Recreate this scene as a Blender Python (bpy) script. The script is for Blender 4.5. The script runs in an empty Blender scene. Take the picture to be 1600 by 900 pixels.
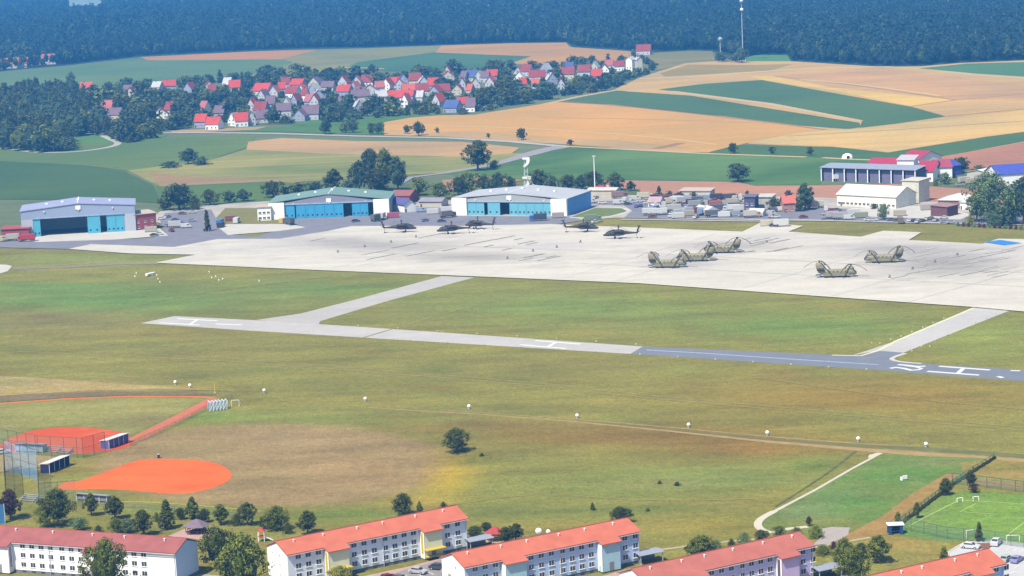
import bpy, bmesh, math, random
from mathutils import Vector, Matrix
sc = bpy.context.scene
col = sc.collection
# ------------------------------------------------------------------ camera
F, H, PIT, ROL = 3700.0, 150.0, math.radians(8.9), math.radians(2.5)
fw = Vector((0, math.cos(PIT), -math.sin(PIT)))
_r = Vector((1, 0, 0)); _u = Vector((0, math.sin(PIT), math.cos(PIT)))
rt = _r * math.cos(ROL) - _u * math.sin(ROL)
up = _r * math.sin(ROL) + _u * math.cos(ROL)
cd = bpy.data.cameras.new('camera'); cam = bpy.data.objects.new('camera', cd); col.objects.link(cam)
cam.matrix_world = Matrix((( rt.x, up.x, -fw.x, 0), (rt.y, up.y, -fw.y, 0), (rt.z, up.z, -fw.z, H), (0, 0, 0, 1)))
cd.sensor_width = 36; cd.lens = F / 1600 * 36; cd.clip_start = 5; cd.clip_end = 30000
sc.camera = cam
# ------------------------------------------------------------------ light
SUN_EL = math.radians(56); sx, sy = -0.62, -0.785
w = bpy.data.worlds.new('World'); sc.world = w; w.use_nodes = True
nt = w.node_tree; bg = nt.nodes['Background']; sky = nt.nodes.new('ShaderNodeTexSky')
sky.sky_type = 'NISHITA'; sky.sun_disc = False; sky.sun_elevation = SUN_EL; sky.sun_rotation = math.atan2(sx, sy)
nt.links.new(sky.outputs[0], bg.inputs[0]); bg.inputs[1].default_value = 0.095
ld = bpy.data.lights.new('sun', 'SUN'); ld.energy = 4.7; ld.angle = math.radians(0.5); ld.color = (1, .935, .79)
lo = bpy.data.objects.new('sun', ld); col.objects.link(lo)
_n = math.hypot(sx, sy); sd = Vector((sx / _n * math.cos(SUN_EL), sy / _n * math.cos(SUN_EL), math.sin(SUN_EL)))
lo.rotation_euler = sd.to_track_quat('Z', 'Y').to_euler()
sc.view_settings.view_transform = 'Standard'; sc.view_settings.look = 'None'; sc.view_settings.gamma = 1
sc.view_settings.exposure = 0.80
sc.cycles.use_denoising = True; sc.cycles.max_bounces = 4; sc.cycles.diffuse_bounces = 2; sc.cycles.volume_bounces = 0
sc.cycles.transparent_max_bounces = 8; sc.cycles.glossy_bounces = 2; sc.cycles.use_fast_gi = False
# ------------------------------------------------------------------ helpers
def at(px, py, z=0.0):
    d = fw + rt * ((px - 800) / F) + up * ((450 - py) / F)
    t = (z - H) / d.z
    return Vector((d.x * t, d.y * t, z))
def pix(p):
    v = Vector(p) - Vector((0, 0, H)); c = v.dot(fw)
    return 800 + F * v.dot(rt) / c, 450 - F * v.dot(up) / c
def scl(px, py): return F / (at(px, py) - Vector((0, 0, H))).length    # photo px per metre
K = 0.50
def lin(c): c /= 255.0; return c / 12.92 if c <= .04045 else ((c + .055) / 1.055) ** 2.4
def C(r, g, b, k=None): k = K if k is None else k; return (lin(r) * k, lin(g) * k, lin(b) * k, 1)
def N(t, typ, **kw):
    n = t.nodes.new(typ)
    for a, v in kw.items(): setattr(n, a, v)
    return n
_M = {}
def mat(name, c, rough=.85, var=.12, scale=.6, spec=.2, metal=0, objvar=0.0):
    """procedural paint / earth / plaster: base colour broken by two scales of noise"""
    if name in _M: return _M[name]
    m = bpy.data.materials.new(name); m.use_nodes = True; t = m.node_tree; b = t.nodes['Principled BSDF']; L = t.links
    b.inputs['Roughness'].default_value = rough; b.inputs['Metallic'].default_value = metal
    b.inputs['Specular IOR Level'].default_value = spec
    g = N(t, 'ShaderNodeNewGeometry'); n1 = N(t, 'ShaderNodeTexNoise'); n1.inputs['Scale'].default_value = scale; n1.inputs['Detail'].default_value = 6
    L.new(g.outputs['Position'], n1.inputs['Vector'])
    mr = N(t, 'ShaderNodeMapRange'); mr.inputs[1].default_value = .3; mr.inputs[2].default_value = .7
    mr.inputs[3].default_value = 1 - var; mr.inputs[4].default_value = 1 + var
    L.new(n1.outputs['Fac'], mr.inputs[0])
    v = mr.outputs[0]
    if objvar:
        oi = N(t, 'ShaderNodeObjectInfo'); m2 = N(t, 'ShaderNodeMapRange'); m2.inputs[3].default_value = 1 - objvar; m2.inputs[4].default_value = 1 + objvar
        L.new(oi.outputs['Random'], m2.inputs[0]); mm = N(t, 'ShaderNodeMath', operation='MULTIPLY'); L.new(v, mm.inputs[0]); L.new(m2.outputs[0], mm.inputs[1]); v = mm.outputs[0]
    vm = N(t, 'ShaderNodeVectorMath', operation='SCALE'); vm.inputs[0].default_value = c[:3]; L.new(v, vm.inputs['Scale'])
    L.new(vm.outputs[0], b.inputs['Base Color'])
    _M[name] = m; return m
def field_mat(name, c, ang=0, pitch=14, row=.1, var=.16, c2=None, big=.008):
    """crop or stubble: broad soil variation, fine grain, and drilling rows at a bearing"""
    m = bpy.data.materials.new(name); m.use_nodes = True; t = m.node_tree; b = t.nodes['Principled BSDF']; L = t.links
    b.inputs['Roughness'].default_value = .95; b.inputs['Specular IOR Level'].default_value = .1
    g = N(t, 'ShaderNodeNewGeometry')
    mp = N(t, 'ShaderNodeMapping'); mp.inputs['Rotation'].default_value = (0, 0, ang); mp.inputs['Scale'].default_value = (.04, 1, 1); L.new(g.outputs['Position'], mp.inputs['Vector'])
    n0 = N(t, 'ShaderNodeTexNoise'); n0.inputs['Scale'].default_value = 1 / pitch * 2; n0.inputs['Detail'].default_value = 3; L.new(mp.outputs[0], n0.inputs['Vector'])
    n1 = N(t, 'ShaderNodeTexNoise'); n1.inputs['Scale'].default_value = big; n1.inputs['Detail'].default_value = 5; n1.inputs['Distortion'].default_value = .6; L.new(g.outputs['Position'], n1.inputs['Vector'])
    n2 = N(t, 'ShaderNodeTexNoise'); n2.inputs['Scale'].default_value = .25; n2.inputs['Detail'].default_value = 4; L.new(g.outputs['Position'], n2.inputs['Vector'])
    def rng(s, a, bb, lo=.3, hi=.7):
        r = N(t, 'ShaderNodeMapRange'); r.inputs[1].default_value = lo; r.inputs[2].default_value = hi; r.inputs[3].default_value = a; r.inputs[4].default_value = bb; L.new(s, r.inputs[0]); return r.outputs[0]
    a = rng(n0.outputs['Fac'], 1 - row, 1 + row); bb = rng(n1.outputs['Fac'], 1 - var, 1 + var); cc = rng(n2.outputs['Fac'], .92, 1.08)
    m1 = N(t, 'ShaderNodeMath', operation='MULTIPLY'); L.new(a, m1.inputs[0]); L.new(bb, m1.inputs[1])
    m2 = N(t, 'ShaderNodeMath', operation='MULTIPLY'); L.new(m1.outputs[0], m2.inputs[0]); L.new(cc, m2.inputs[1])
    mx = N(t, 'ShaderNodeMix', data_type='RGBA'); mx.inputs['A'].default_value = c; mx.inputs['B'].default_value = c2 or tuple(min(1, q * f) for q, f in zip(c, (1.08, .98, .85, 1)))
    L.new(rng(n1.outputs['Fac'], 0, 1, .4, .6), mx.inputs['Factor'])
    vm = N(t, 'ShaderNodeVectorMath', operation='SCALE'); L.new(mx.outputs['Result'], vm.inputs[0]); L.new(m2.outputs[0], vm.inputs['Scale'])
    L.new(vm.outputs[0], b.inputs['Base Color']); return m
def attr_mat(name, grain=.10, rough=.95, streak=None, tuft=.25, sa=.07):
    """colour from the mesh's own 'tone' attribute with grass tufts / concrete grain over it"""
    m = bpy.data.materials.new(name); m.use_nodes = True; t = m.node_tree; b = t.nodes['Principled BSDF']; L = t.links
    b.inputs['Roughness'].default_value = rough; b.inputs['Specular IOR Level'].default_value = .1
    a = N(t, 'ShaderNodeAttribute'); a.attribute_name = 'tone'; g = N(t, 'ShaderNodeNewGeometry')
    outs = []
    for s, lo, hi, st in ((tuft, 1 - grain, 1 + grain, (1, 1, 1)), (.03, 1 - grain, 1 + grain, (1, 2.2, 1)), (1.3, 1 - grain * 1.7, 1 + grain * 1.7, (1, 1, 1)), (.008, 1 - grain * .6, 1 + grain * .6, (1, 1.6, 1))):
        mp = N(t, 'ShaderNodeMapping'); mp.inputs['Scale'].default_value = st; L.new(g.outputs['Position'], mp.inputs['Vector'])
        n = N(t, 'ShaderNodeTexNoise'); n.inputs['Scale'].default_value = s; n.inputs['Detail'].default_value = 6; n.inputs['Roughness'].default_value = .62
        L.new(mp.outputs[0], n.inputs['Vector']); r = N(t, 'ShaderNodeMapRange'); r.inputs[1].default_value = .32; r.inputs[2].default_value = .68; r.inputs[3].default_value = lo; r.inputs[4].default_value = hi
        L.new(n.outputs['Fac'], r.inputs[0]); outs.append(r.outputs[0])
    if streak is not None:
        mp = N(t, 'ShaderNodeMapping'); mp.inputs['Rotation'].default_value = (0, 0, streak); mp.inputs['Scale'].default_value = (.12, 1, 1); L.new(g.outputs['Position'], mp.inputs['Vector'])
        n = N(t, 'ShaderNodeTexNoise'); n.inputs['Scale'].default_value = .12; n.inputs['Detail'].default_value = 6; L.new(mp.outputs[0], n.inputs['Vector'])
        r = N(t, 'ShaderNodeMapRange'); r.inputs[1].default_value = .35; r.inputs[2].default_value = .65; r.inputs[3].default_value = 1 - sa; r.inputs[4].default_value = 1 + sa * .7; L.new(n.outputs['Fac'], r.inputs[0]); outs.append(r.outputs[0])
    v = outs[0]
    for o in outs[1:]:
        mm = N(t, 'ShaderNodeMath', operation='MULTIPLY'); L.new(v, mm.inputs[0]); L.new(o, mm.inputs[1]); v = mm.outputs[0]
    vm = N(t, 'ShaderNodeVectorMath', operation='SCALE'); L.new(a.outputs['Color'], vm.inputs[0]); L.new(v, vm.inputs['Scale']); L.new(vm.outputs[0], b.inputs['Base Color'])
    return m
# mesh builder
class MB:
    def __init__(s): s.v = []; s.f = []; s.mi = []; s.smooth = False
    def add(s, vs, fs, mi=0):
        o = len(s.v); s.v += [tuple(v) for v in vs]; s.f += [tuple(i + o for i in f) for f in fs]; s.mi += [mi] * len(fs); return s
    def box(s, x0, x1, y0, y1, z0, z1, mi=0, rz=0, c=None):
        vs = [(x, y, z) for z in (z0, z1) for (x, y) in ((x0, y0), (x1, y0), (x1, y1), (x0, y1))]
        if rz:
            cx, cy = c or ((x0 + x1) / 2, (y0 + y1) / 2); ca, sa = math.cos(rz), math.sin(rz)
            vs = [(cx + (x - cx) * ca - (y - cy) * sa, cy + (x - cx) * sa + (y - cy) * ca, z) for x, y, z in vs]
        return s.add(vs, [(3, 2, 1, 0), (4, 5, 6, 7), (0, 1, 5, 4), (1, 2, 6, 5), (2, 3, 7, 6), (3, 0, 4, 7)], mi)
    def prism(s, pts, ax, a, b, mi=0):
        """polygon in the plane normal to axis ax, extruded a..b"""
        def P(p, w):
            return {'x': (w, p[0], p[1]), 'y': (p[0], w, p[1]), 'z': (p[0], p[1], w)}[ax]
        n = len(pts)
        return s.add([P(p, a) for p in pts] + [P(p, b) for p in pts], [tuple(range(n))[::-1], tuple(range(n, 2 * n))] + [(i, (i + 1) % n, n + (i + 1) % n, n + i) for i in range(n)], mi)
    def cyl(s, p, q, r0, r1=None, n=10, mi=0, cap=True):
        r1 = r0 if r1 is None else r1; p, q = Vector(p), Vector(q); d = (q - p).normalized()
        a = d.orthogonal().normalized(); b = d.cross(a)
        vs = [p + (a * math.cos(6.28318 * i / n) + b * math.sin(6.28318 * i / n)) * r0 for i in range(n)] + [q + (a * math.cos(6.28318 * i / n) + b * math.sin(6.28318 * i / n)) * r1 for i in range(n)]
        fs = [(i, (i + 1) % n, n + (i + 1) % n, n + i) for i in range(n)]
        if cap: fs += [tuple(range(n))[::-1], tuple(range(n, 2 * n))]
        return s.add(vs, fs, mi)
    def loft(s, secs, mi=0):
        """secs: rings of equal length"""
        n = len(secs[0]); vs = [p for r in secs for p in r]; fs = []
        for k in range(len(secs) - 1):
            for i in range(n): fs.append((k * n + i, k * n + (i + 1) % n, (k + 1) * n + (i + 1) % n, (k + 1) * n + i))
        fs += [tuple(range(n))[::-1], tuple((len(secs) - 1) * n + i for i in range(n))]
        return s.add(vs, fs, mi)
    def ball(s, c, r, rz=None, n=12, m=8, mi=0):
        rz = rz or r; secs = []
        for k in range(1, m):
            th = math.pi * k / m
            secs.append([(c[0] + r * math.sin(th) * math.cos(6.28318 * i / n), c[1] + r * math.sin(th) * math.sin(6.28318 * i / n), c[2] - rz * math.cos(th)) for i in range(n)])
        return s.loft(secs, mi)
    def mesh(s, name, mats):
        me = bpy.data.meshes.new(name); me.from_pydata(s.v, [], s.f)
        for m in (mats if isinstance(mats, (list, tuple)) else [mats]): me.materials.append(m)
        if any(s.mi): me.polygons.foreach_set('material_index', s.mi)
        if s.smooth: me.polygons.foreach_set('use_smooth', [True] * len(me.polygons))
        me.update(); return me
    def build(s, name, mats, parent=None): return link(name, s.mesh(name, mats), parent)
def link(name, me, parent=None, loc=None, rz=0):
    o = bpy.data.objects.new(name, me); col.objects.link(o)
    if parent: o.parent = parent
    if loc is not None: o.location = loc
    if rz: o.rotation_euler = (0, 0, rz)
    return o
def tag(o, label=None, cat=None, group=None, kind=None):
    if label: o['label'] = label
    if cat: o['category'] = cat
    if group: o['group'] = group
    if kind: o['kind'] = kind
    return o
def thing(name, label, cat, loc=(0, 0, 0), rz=0, group=None):
    o = link(name, None, None, loc, rz); return tag(o, label, cat, group)
def copy_tree(o, parent=None):
    c = o.copy(); col.objects.link(c); c.parent = parent
    for ch in list(o.children): copy_tree(ch, c)
    return c
ORD = ['', 'second ', 'third ', 'fourth ', 'fifth ', 'sixth ', 'seventh ', 'eighth ', 'ninth ', 'tenth ', 'eleventh ', 'twelfth ']
PEND = []          # (object, key phrase, px) -> ordinal labels once all are placed
def pend(o, key, px): PEND.append((o, key, px))
def flush_labels():
    d = {}
    for o, k, x in PEND: d.setdefault(k, []).append((x, o))
    for k, l in d.items():
        l.sort(key=lambda q: q[0])
        for i, (x, o) in enumerate(l):
            if len(l) == 1: o['label'] = k
            elif len(l) == 2: o['label'] = ('left of two: ' if i == 0 else 'right of two: ') + k
            elif i == 0: o['label'] = 'leftmost ' + k
            elif i == len(l) - 1: o['label'] = 'rightmost ' + k
            elif i < len(ORD): o['label'] = ORD[i] + k + ' from the left'
            else: o['label'] = k + ', %d from the left' % (i + 1)
# ------------------------------------------------------------------ ground sheets
LZ = [0.0]
def blob(tones, px, py, base):
    r, g, b = base
    for (cx, cy, rx, ry, c, k) in tones:
        d = ((px - cx) / rx) ** 2 + ((py - cy) / ry) ** 2
        if d < 4:
            f = k * math.exp(-d * 1.3) if k < 1 else max(0, min(1, (1.12 - math.sqrt(d)) / .16)); r += (c[0] - r) * f; g += (c[1] - g) * f; b += (c[2] - b) * f
    return (r, g, b)
def sheet(name, pts, m, z=None, grid=0, tones=None, base=None, px=True, kind='structure'):
    if z is None: LZ[0] += .005; z = LZ[0]
    P = [at(*p) for p in pts] if px else [Vector((p[0], p[1], 0)) for p in pts]
    bm = bmesh.new(); vs = [bm.verts.new((p.x, p.y, z)) for p in P]; f = bm.faces.new(vs)
    f.normal_update()
    if f.normal.z < 0: bmesh.ops.reverse_faces(bm, faces=[f])
    bmesh.ops.triangulate(bm, faces=bm.faces[:])
    if grid:
        for ax in (0, 1):
            lo = min(p[ax] for p in P); hi = max(p[ax] for p in P); q = lo + grid
            while q < hi:
                co = [0, 0, 0]; no = [0, 0, 0]; co[ax] = q; no[ax] = 1
                bmesh.ops.bisect_plane(bm, geom=bm.verts[:] + bm.edges[:] + bm.faces[:], plane_co=co, plane_no=no); q += grid
    me = bpy.data.meshes.new(name); bm.to_mesh(me); bm.free()
    if tones is not None: paint(me, tones, base)
    me.materials.append(m); o = link(name, me); tag(o, kind=kind); return o
def paint(me, tones, base):
    a = me.color_attributes.new('tone', 'FLOAT_COLOR', 'POINT'); d = []
    for v in me.vertices:
        x, y = pix((v.co.x, v.co.y, 0)); c = blob(tones, x, y, base); q = C(*[max(0, min(255, t)) for t in c]); d += q
    a.data.foreach_set('color', d)
def strip(name, pts, w, m, z=None, px=True, smooth=0):
    """a road / line of width w metres along a polyline"""
    P = [at(*p) for p in pts] if px else [Vector(p) for p in pts]
    for _ in range(smooth):
        Q = [P[0]]
        for a, b in zip(P, P[1:]): Q += [a.lerp(b, .25), a.lerp(b, .75)]
        P = Q + [P[-1]]
    L, R = [], []
    for i, p in enumerate(P):
        t = (P[min(i + 1, len(P) - 1)] - P[max(i - 1, 0)]).normalized(); n = Vector((-t.y, t.x, 0)); ww = w[min(i, len(w) - 1)] if isinstance(w, list) else w
        L.append(p + n * ww / 2); R.append(p - n * ww / 2)
    if z is None: LZ[0] += .005; z = LZ[0]
    mb = MB(); n = len(P); vs = [(p.x, p.y, z) for p in L] + [(p.x, p.y, z) for p in R]
    mb.add(vs, [(i, n + i, n + i + 1, i + 1) for i in range(n - 1)]); o = mb.build(name, m); tag(o, kind='structure'); return o
# ------------------------------------------------------------------ the land
R_ = random.Random(7)
sheet('ground', [(-6400, 100), (6400, 100), (6400, 15400), (-6400, 15400)], field_mat('earth', C(120, 135, 95), .3, 20), z=0.0, px=False)
def fd(name, pts, c, ang=0, pitch=14, row=.08, var=.12, c2=None, z=None):
    return sheet(name, pts, field_mat(name + '_soil', C(*c), ang, pitch, row, var, C(*c2) if c2 else None), z)
sheet('forest_floor', [(-200, 112), (0, 112), (50, 107), (100, 103), (220, 89), (400, 80), (480, 77), (560, 76), (700, 71), (800, 68), (885, 67), (895, 74), (960, 78), (1000, 84), (1110, 80), (1165, 92), (1235, 96), (1380, 105), (1440, 104), (1500, 99), (1600, 95), (1800, 90), (1800, -60), (-200, -60)], mat('forest_soil', C(60, 80, 60), .95))
fd('field', [(-200, 120), (0, 113), (50, 108), (100, 104), (220, 90), (330, 92), (440, 92), (460, 98), (420, 112), (300, 124), (200, 138), (130, 155), (0, 175), (-200, 190)], (112, 142, 88), .25, 24, .10)
fd('field', [(220, 89), (400, 80), (500, 77.5), (470, 85), (440, 92.5), (330, 93.5), (230, 94)], (205, 150, 82), .3, 10, .12, .10)
fd('field', [(440, 92), (500, 77), (560, 75.5), (690, 71), (680, 82), (560, 97), (540, 104), (600, 112), (440, 118), (380, 120), (460, 98)], (150, 152, 92), .4, 30, .12)
fd('field', [(560, 97), (680, 81.5), (830, 88), (800, 100), (720, 110), (620, 112), (545, 106)], (88, 128, 82), .2, 12)
fd('field', [(690, 71), (800, 67.5), (885, 66.5), (890, 73.5), (985, 80), (990, 95), (940, 99), (860, 101), (795, 100), (830, 88), (680, 82)], (205, 160, 88), .1, 18, .12)
strip('farm_track', [(535, 105), (570, 106), (600, 107.5)], 5, mat('track_dust', C(225, 195, 140)))
fd('field', [(995, 84), (1080, 79), (1113, 80), (1118, 97), (1070, 100), (1030, 108), (990, 98)], (150, 145, 85), .6, 20)
fd('meadow_strip', [(1160, 92), (1180, 86), (1230, 86), (1237, 97), (1160, 98)], (105, 155, 80), .6, 20)
fd('field', [(960, 140), (1000, 121), (1070, 99), (1120, 95.5), (1240, 96), (1380, 104.5), (1440, 103.5), (1500, 98.5), (1600, 94.5), (1800, 90), (1800, 215), (1500, 240), (1390, 240), (1300, 230), (1170, 225), (1100, 160)], (220, 184, 116), -.35, 30, .07)
fd('field', [(1030, 115), (1075, 101), (1180, 102), (1240, 100), (1205, 110), (1040, 120)], (180, 158, 82), .7, 14, .14)
fd('field', [(1208, 117), (1378, 105), (1600, 134), (1800, 150), (1800, 156), (1492, 155.5), (1440, 150), (1300, 136)], (218, 176, 118), -.5, 26, .09)
fd('field', [(1172, 119), (1208, 119), (1300, 137), (1440, 151), (1490, 156), (1425, 166), (1300, 141), (1188, 124.5)], (234, 202, 112), -.5, 10, .14)
fd('field', [(1425, 166), (1492, 156), (1800, 157), (1800, 166), (1650, 166), (1480, 181)], (224, 186, 118), -.1, 22, .09)
strip('farm_track', [(1378, 104), (1440, 107), (1520, 117), (1620, 123), (1800, 128)], 9, mat('track_dust', C(225, 195, 140)))
fd('field', [(1435, 107), (1510, 99.5), (1800, 91), (1800, 124), (1600, 120), (1520, 114.5)], (98, 142, 84), -.2, 12)
fd('crop_field', [(1028, 140), (1100, 131), (1190, 125), (1300, 145), (1425, 167), (1478, 182), (1400, 193.5), (1343, 200), (1347, 189), (1200, 164), (1118, 150)], (96, 128, 72), -.55, 9, .08)
fd('crop_field', [(880, 157.5), (965, 142), (1080, 149.5), (1180, 166), (1343, 192), (1345, 199), (1325, 202), (1250, 196.5), (1130, 181.5), (960, 163.5)], (94, 126, 74), -.55, 9, .08)
strip('farm_track', [(840, 165), (905, 151), (962, 141), (1050, 143), (1200, 162), (1345, 189)], [6, 6, 8, 8, 8, 5], mat('track_dust', C(225, 195, 140)))
fd('wheat_field', [(596, 191), (640, 181), (740, 179.5), (870, 159), (960, 164), (1130, 182), (1250, 197), (1288, 203), (1240, 208), (1180, 220), (1112, 238), (1050, 236), (900, 222), (820, 215), (740, 209), (600, 203)], (228, 178, 98), -.42, 30, .05, .09)
fd('field', [(600, 203), (740, 206), (830, 212), (960, 219), (1080, 231), (1112, 238.5), (1040, 237.5), (890, 226), (800, 221), (700, 214), (600, 211)], (206, 174, 116), -.3, 16, .06)
fd('field', [(1170, 223), (1245, 208), (1290, 203), (1345, 201), (1480, 187), (1650, 166.5), (1800, 160), (1800, 180), (1650, 200), (1540, 213), (1390, 238), (1300, 229), (1200, 225)], (228, 196, 124), -.1, 34, .08)
fd('crop_field', [(1107, 238), (1150, 227), (1300, 229.5), (1388, 238.5), (1540, 214), (1650, 200), (1800, 180), (1800, 200), (1650, 212), (1450, 249), (1380, 260), (1250, 262)], (90, 124, 70), -.1, 10, .08)
fd('ploughed_field', [(1430, 252), (1600, 222.5), (1650, 212.5), (1800, 198), (1800, 290), (1600, 275), (1500, 262)], (196, 140, 108), -.2, 12, .08)
fd('crop_field', [(690, 272), (770, 258), (830, 240), (875, 231.5), (960, 233), (1100, 240.5), (1260, 246), (1440, 252), (1400, 262), (1290, 270), (1282, 289), (1180, 290), (1150, 284), (990, 281), (900, 280), (780, 280)], (92, 130, 64), -.35, 20, .09, .16, (110, 142, 74))
fd('ploughed_field', [(940, 282), (1150, 284.5), (1180, 290.5), (1290, 290), (1400, 288), (1520, 296), (1650, 300), (1650, 318), (1440, 322), (1240, 308), (1100, 304), (960, 302)], (204, 152, 122), -.3, 12, .06)
tram = mat('tramline', C(196, 156, 100), .95, .1); pale_t = mat('stubble_edge', C(238, 212, 150), .95, .1)
for P_, w_, m_ in (([(840, 184), (1000, 186), (1200, 193)], 3, tram), ([(1025, 232.5), (1064, 224)], 7, mat('bare_soil', C(176, 132, 96), .95)), ([(1480, 182), (1560, 174), (1650, 166)], 4, tram), ([(1492, 156), (1600, 147), (1800, 136)], 3, tram), ([(1210, 119), (1320, 131), (1490, 155.5)], 3, tram), ([(1425, 166), (1492, 156.5)], 3, tram),
    ([(1000, 123), (1100, 119), (1240, 108), (1378, 104.5)], 9, pale_t), ([(1230, 213), (1400, 203), (1650, 186)], 2.5, tram), ([(1180, 222), (1300, 216), (1540, 200)], 2, pale_t), ([(1250, 124), (1340, 132), (1470, 150)], 4, pale_t), ([(640, 196), (800, 199), (1000, 212), (1120, 226)], 2.5, pale_t), ([(870, 159.5), (960, 164.5), (1130, 182.5), (1290, 203)], 2.5, mat('field_margin', C(170, 130, 96), .95)), ([(60, 262), (140, 268), (220, 290)], 2, tram), ([(250, 240), (330, 236), (400, 226)], 2, mat('field_margin_green', C(134, 150, 92), .95)), ([(60, 236), (180, 240), (300, 245)], 2, mat('field_margin_green', C(134, 150, 92), .95))):
    strip('field_line', P_, w_, m_, smooth=1)
# left and middle
fd('crop_field', [(-200, 250), (0, 252), (120, 258), (195, 268), (240, 290), (252, 318), (150, 312), (0, 312), (-200, 312)], (86, 116, 64), .12, 12, .07)
fd('field', [(-200, 212), (0, 216), (90, 214), (190, 224), (250, 214), (400, 213), (388, 230), (330, 250), (200, 267), (120, 258), (0, 252), (-200, 250)], (112, 138, 72), .1, 40, .08)
fd('field', [(330, 250), (385, 234), (500, 239), (720, 243), (780, 240), (850, 240), (700, 270), (480, 284), (330, 288), (245, 290), (200, 267)], (140, 150, 78), .16, 26, .16, .15, (168, 160, 88))
fd('field', [(388, 222), (440, 216), (560, 221), (720, 222), (812, 231), (800, 240), (720, 245), (500, 240), (385, 234)], (200, 168, 118), .14, 22, .10)
fd('field', [(232, 270), (300, 276), (420, 281), (483, 283), (430, 290), (250, 292)], (172, 146, 104), .1, 18, .1)
fd('field', [(243, 292), (420, 284), (560, 292), (500, 312), (380, 318), (252, 322)], (102, 132, 66), .1, 18, .08)
fd('field', [(400, 194), (560, 182), (740, 176), (640, 184), (600, 191), (600, 211), (560, 211), (430, 206), (360, 205), (480, 196)], (98, 138, 66), .3, 18, .08)
fd('field', [(95, 212), (262, 211), (250, 216), (190, 226), (110, 222)], (104, 146, 72), .1, 20)
fd('field', [(260, 205), (300, 203), (420, 198), (400, 203), (280, 209)], (196, 170, 124), .3, 20)
asph = mat('asphalt_pale', C(150, 148, 158), .9, .10, .15)
road = mat('road_surface', C(205, 198, 190), .9, .06, .2)
strip('country_road', [(95, 210), (262, 208), (300, 207.5), (430, 209), (560, 213), (700, 216), (800, 222), (880, 229)], 7, road)
strip('field_lane', [(-40, 228), (20, 233), (55, 239), (110, 238.5), (160, 233), (190, 225), (170, 217), (160, 212)], 5, road, smooth=2)
strip('country_road', [(880, 229), (850, 235), (825, 242), (770, 258), (700, 270), (640, 278), (620, 290)], [16, 14, 12, 8, 6, 5, 5], mat('road_grey', C(178, 170, 172), .9))
strip('field_lane', [(880, 229), (960, 233), (1100, 240.5), (1260, 246)], 5, mat('track_dust', C(225, 195, 140)))
strip('field_lane', [(1285, 247), (1330, 249.5), (1400, 252), (1440, 252)], 5, mat('track_dust', C(225, 195, 140)))
fd('meadow', [(420, 300), (640, 288), (800, 288), (1000, 296), (1000, 312), (900, 318), (640, 330), (420, 322)], (112, 128, 70), .1, 30)
fd('meadow', [(690, 282), (760, 276), (820, 282), (700, 300)], (190, 150, 112), .1, 12)

# airfield grass: one gridded sheet whose own colouring varies (mown, dry and lush areas)
GT = [(150, 470, 300, 28, (112, 150, 66), .8), (520, 450, 160, 18, (120, 152, 66), .7), (900, 480, 260, 30, (138, 160, 70), .8), (1250, 510, 220, 26, (126, 160, 66), .7), (1560, 530, 110, 40, (152, 165, 70), .8),
      (120, 405, 200, 10, (150, 160, 82), .8), (80, 500, 180, 20, (142, 130, 78), .7), (60, 448, 200, 6, (112, 160, 72), .6), (330, 520, 500, 12, (160, 148, 76), .3), (900, 570, 300, 16, (150, 140, 66), .5), (1350, 620, 330, 34, (170, 134, 50), .7),
      (700, 600, 300, 20, (146, 142, 62), .4), (980, 680, 260, 20, (148, 112, 48), .85), (760, 664, 140, 12, (148, 122, 60), .6), (1180, 700, 150, 16, (158, 118, 50), .85), (1290, 690, 90, 16, (150, 130, 50), .5),
      (430, 728, 262, 64, (172, 146, 92), 1.0), (480, 715, 120, 24, (180, 142, 92), .6), (330, 740, 120, 20, (150, 146, 82), .6), (700, 735, 60, 24, (196, 168, 56), .7), (330, 690, 100, 24, (158, 140, 80), .7), (540, 740, 140, 30, (172, 142, 84), .8), (650, 720, 40, 40, (164, 140, 78), .5), (690, 752, 28, 34, (190, 160, 50), .95), (640, 790, 50, 8, (180, 150, 56), .6), (330, 650, 90, 12, (120, 148, 60), .7), (500, 655, 140, 10, (124, 140, 62), .5),
      (900, 760, 250, 28, (142, 150, 70), .8), (1140, 750, 150, 22, (122, 138, 66), .7), (1040, 755, 70, 10, (150, 156, 100), .6), (900, 798, 260, 8, (110, 122, 56), .7), (1130, 820, 120, 14, (170, 150, 60), .8), (930, 822, 160, 8, (178, 158, 74), .6), (760, 800, 80, 10, (118, 124, 58), .6),
      (1270, 728, 40, 10, (104, 132, 48), .8), (60, 605, 200, 14, (186, 160, 96), .9), (20, 598, 40, 7, (138, 140, 80), .9), (300, 800, 260, 10, (132, 144, 70), .6), (520, 805, 150, 12, (120, 140, 58), .7),
      (150, 850, 400, 30, (158, 150, 76), .7), (600, 640, 300, 6, (140, 138, 70), .5), (200, 850, 120, 10, (124, 140, 58), .5), (0, 720, 60, 16, (176, 150, 96), .8)]
_tr = random.Random(3)
for _ in range(420):      # patches of lusher and drier turf
    x = _tr.uniform(-20, 1620); y = _tr.uniform(390, 900); s = (y - 250) / 500
    GT.append((x, y, _tr.uniform(15, 70) * s + 8, _tr.uniform(1.5, 6) * s + 1, _tr.choice([(116, 128, 52), (172, 146, 70), (142, 116, 52), (134, 152, 64), (118, 112, 50)]), _tr.uniform(.2, .6)))
GT += [(425, 727, 258, 60, (174, 148, 98), 1.0), (470, 690, 90, 8, (190, 164, 116), .6), (560, 740, 90, 22, (190, 154, 102), .5), (400, 745, 110, 12, (160, 142, 88), .5), (300, 700, 60, 10, (158, 144, 86), .5), (520, 705, 40, 6, (160, 138, 84), .5), (705, 745, 38, 28, (204, 172, 54), .8), (655, 780, 40, 10, (190, 160, 60), .6), (1100, 740, 160, 14, (138, 148, 74), .5)]
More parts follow.
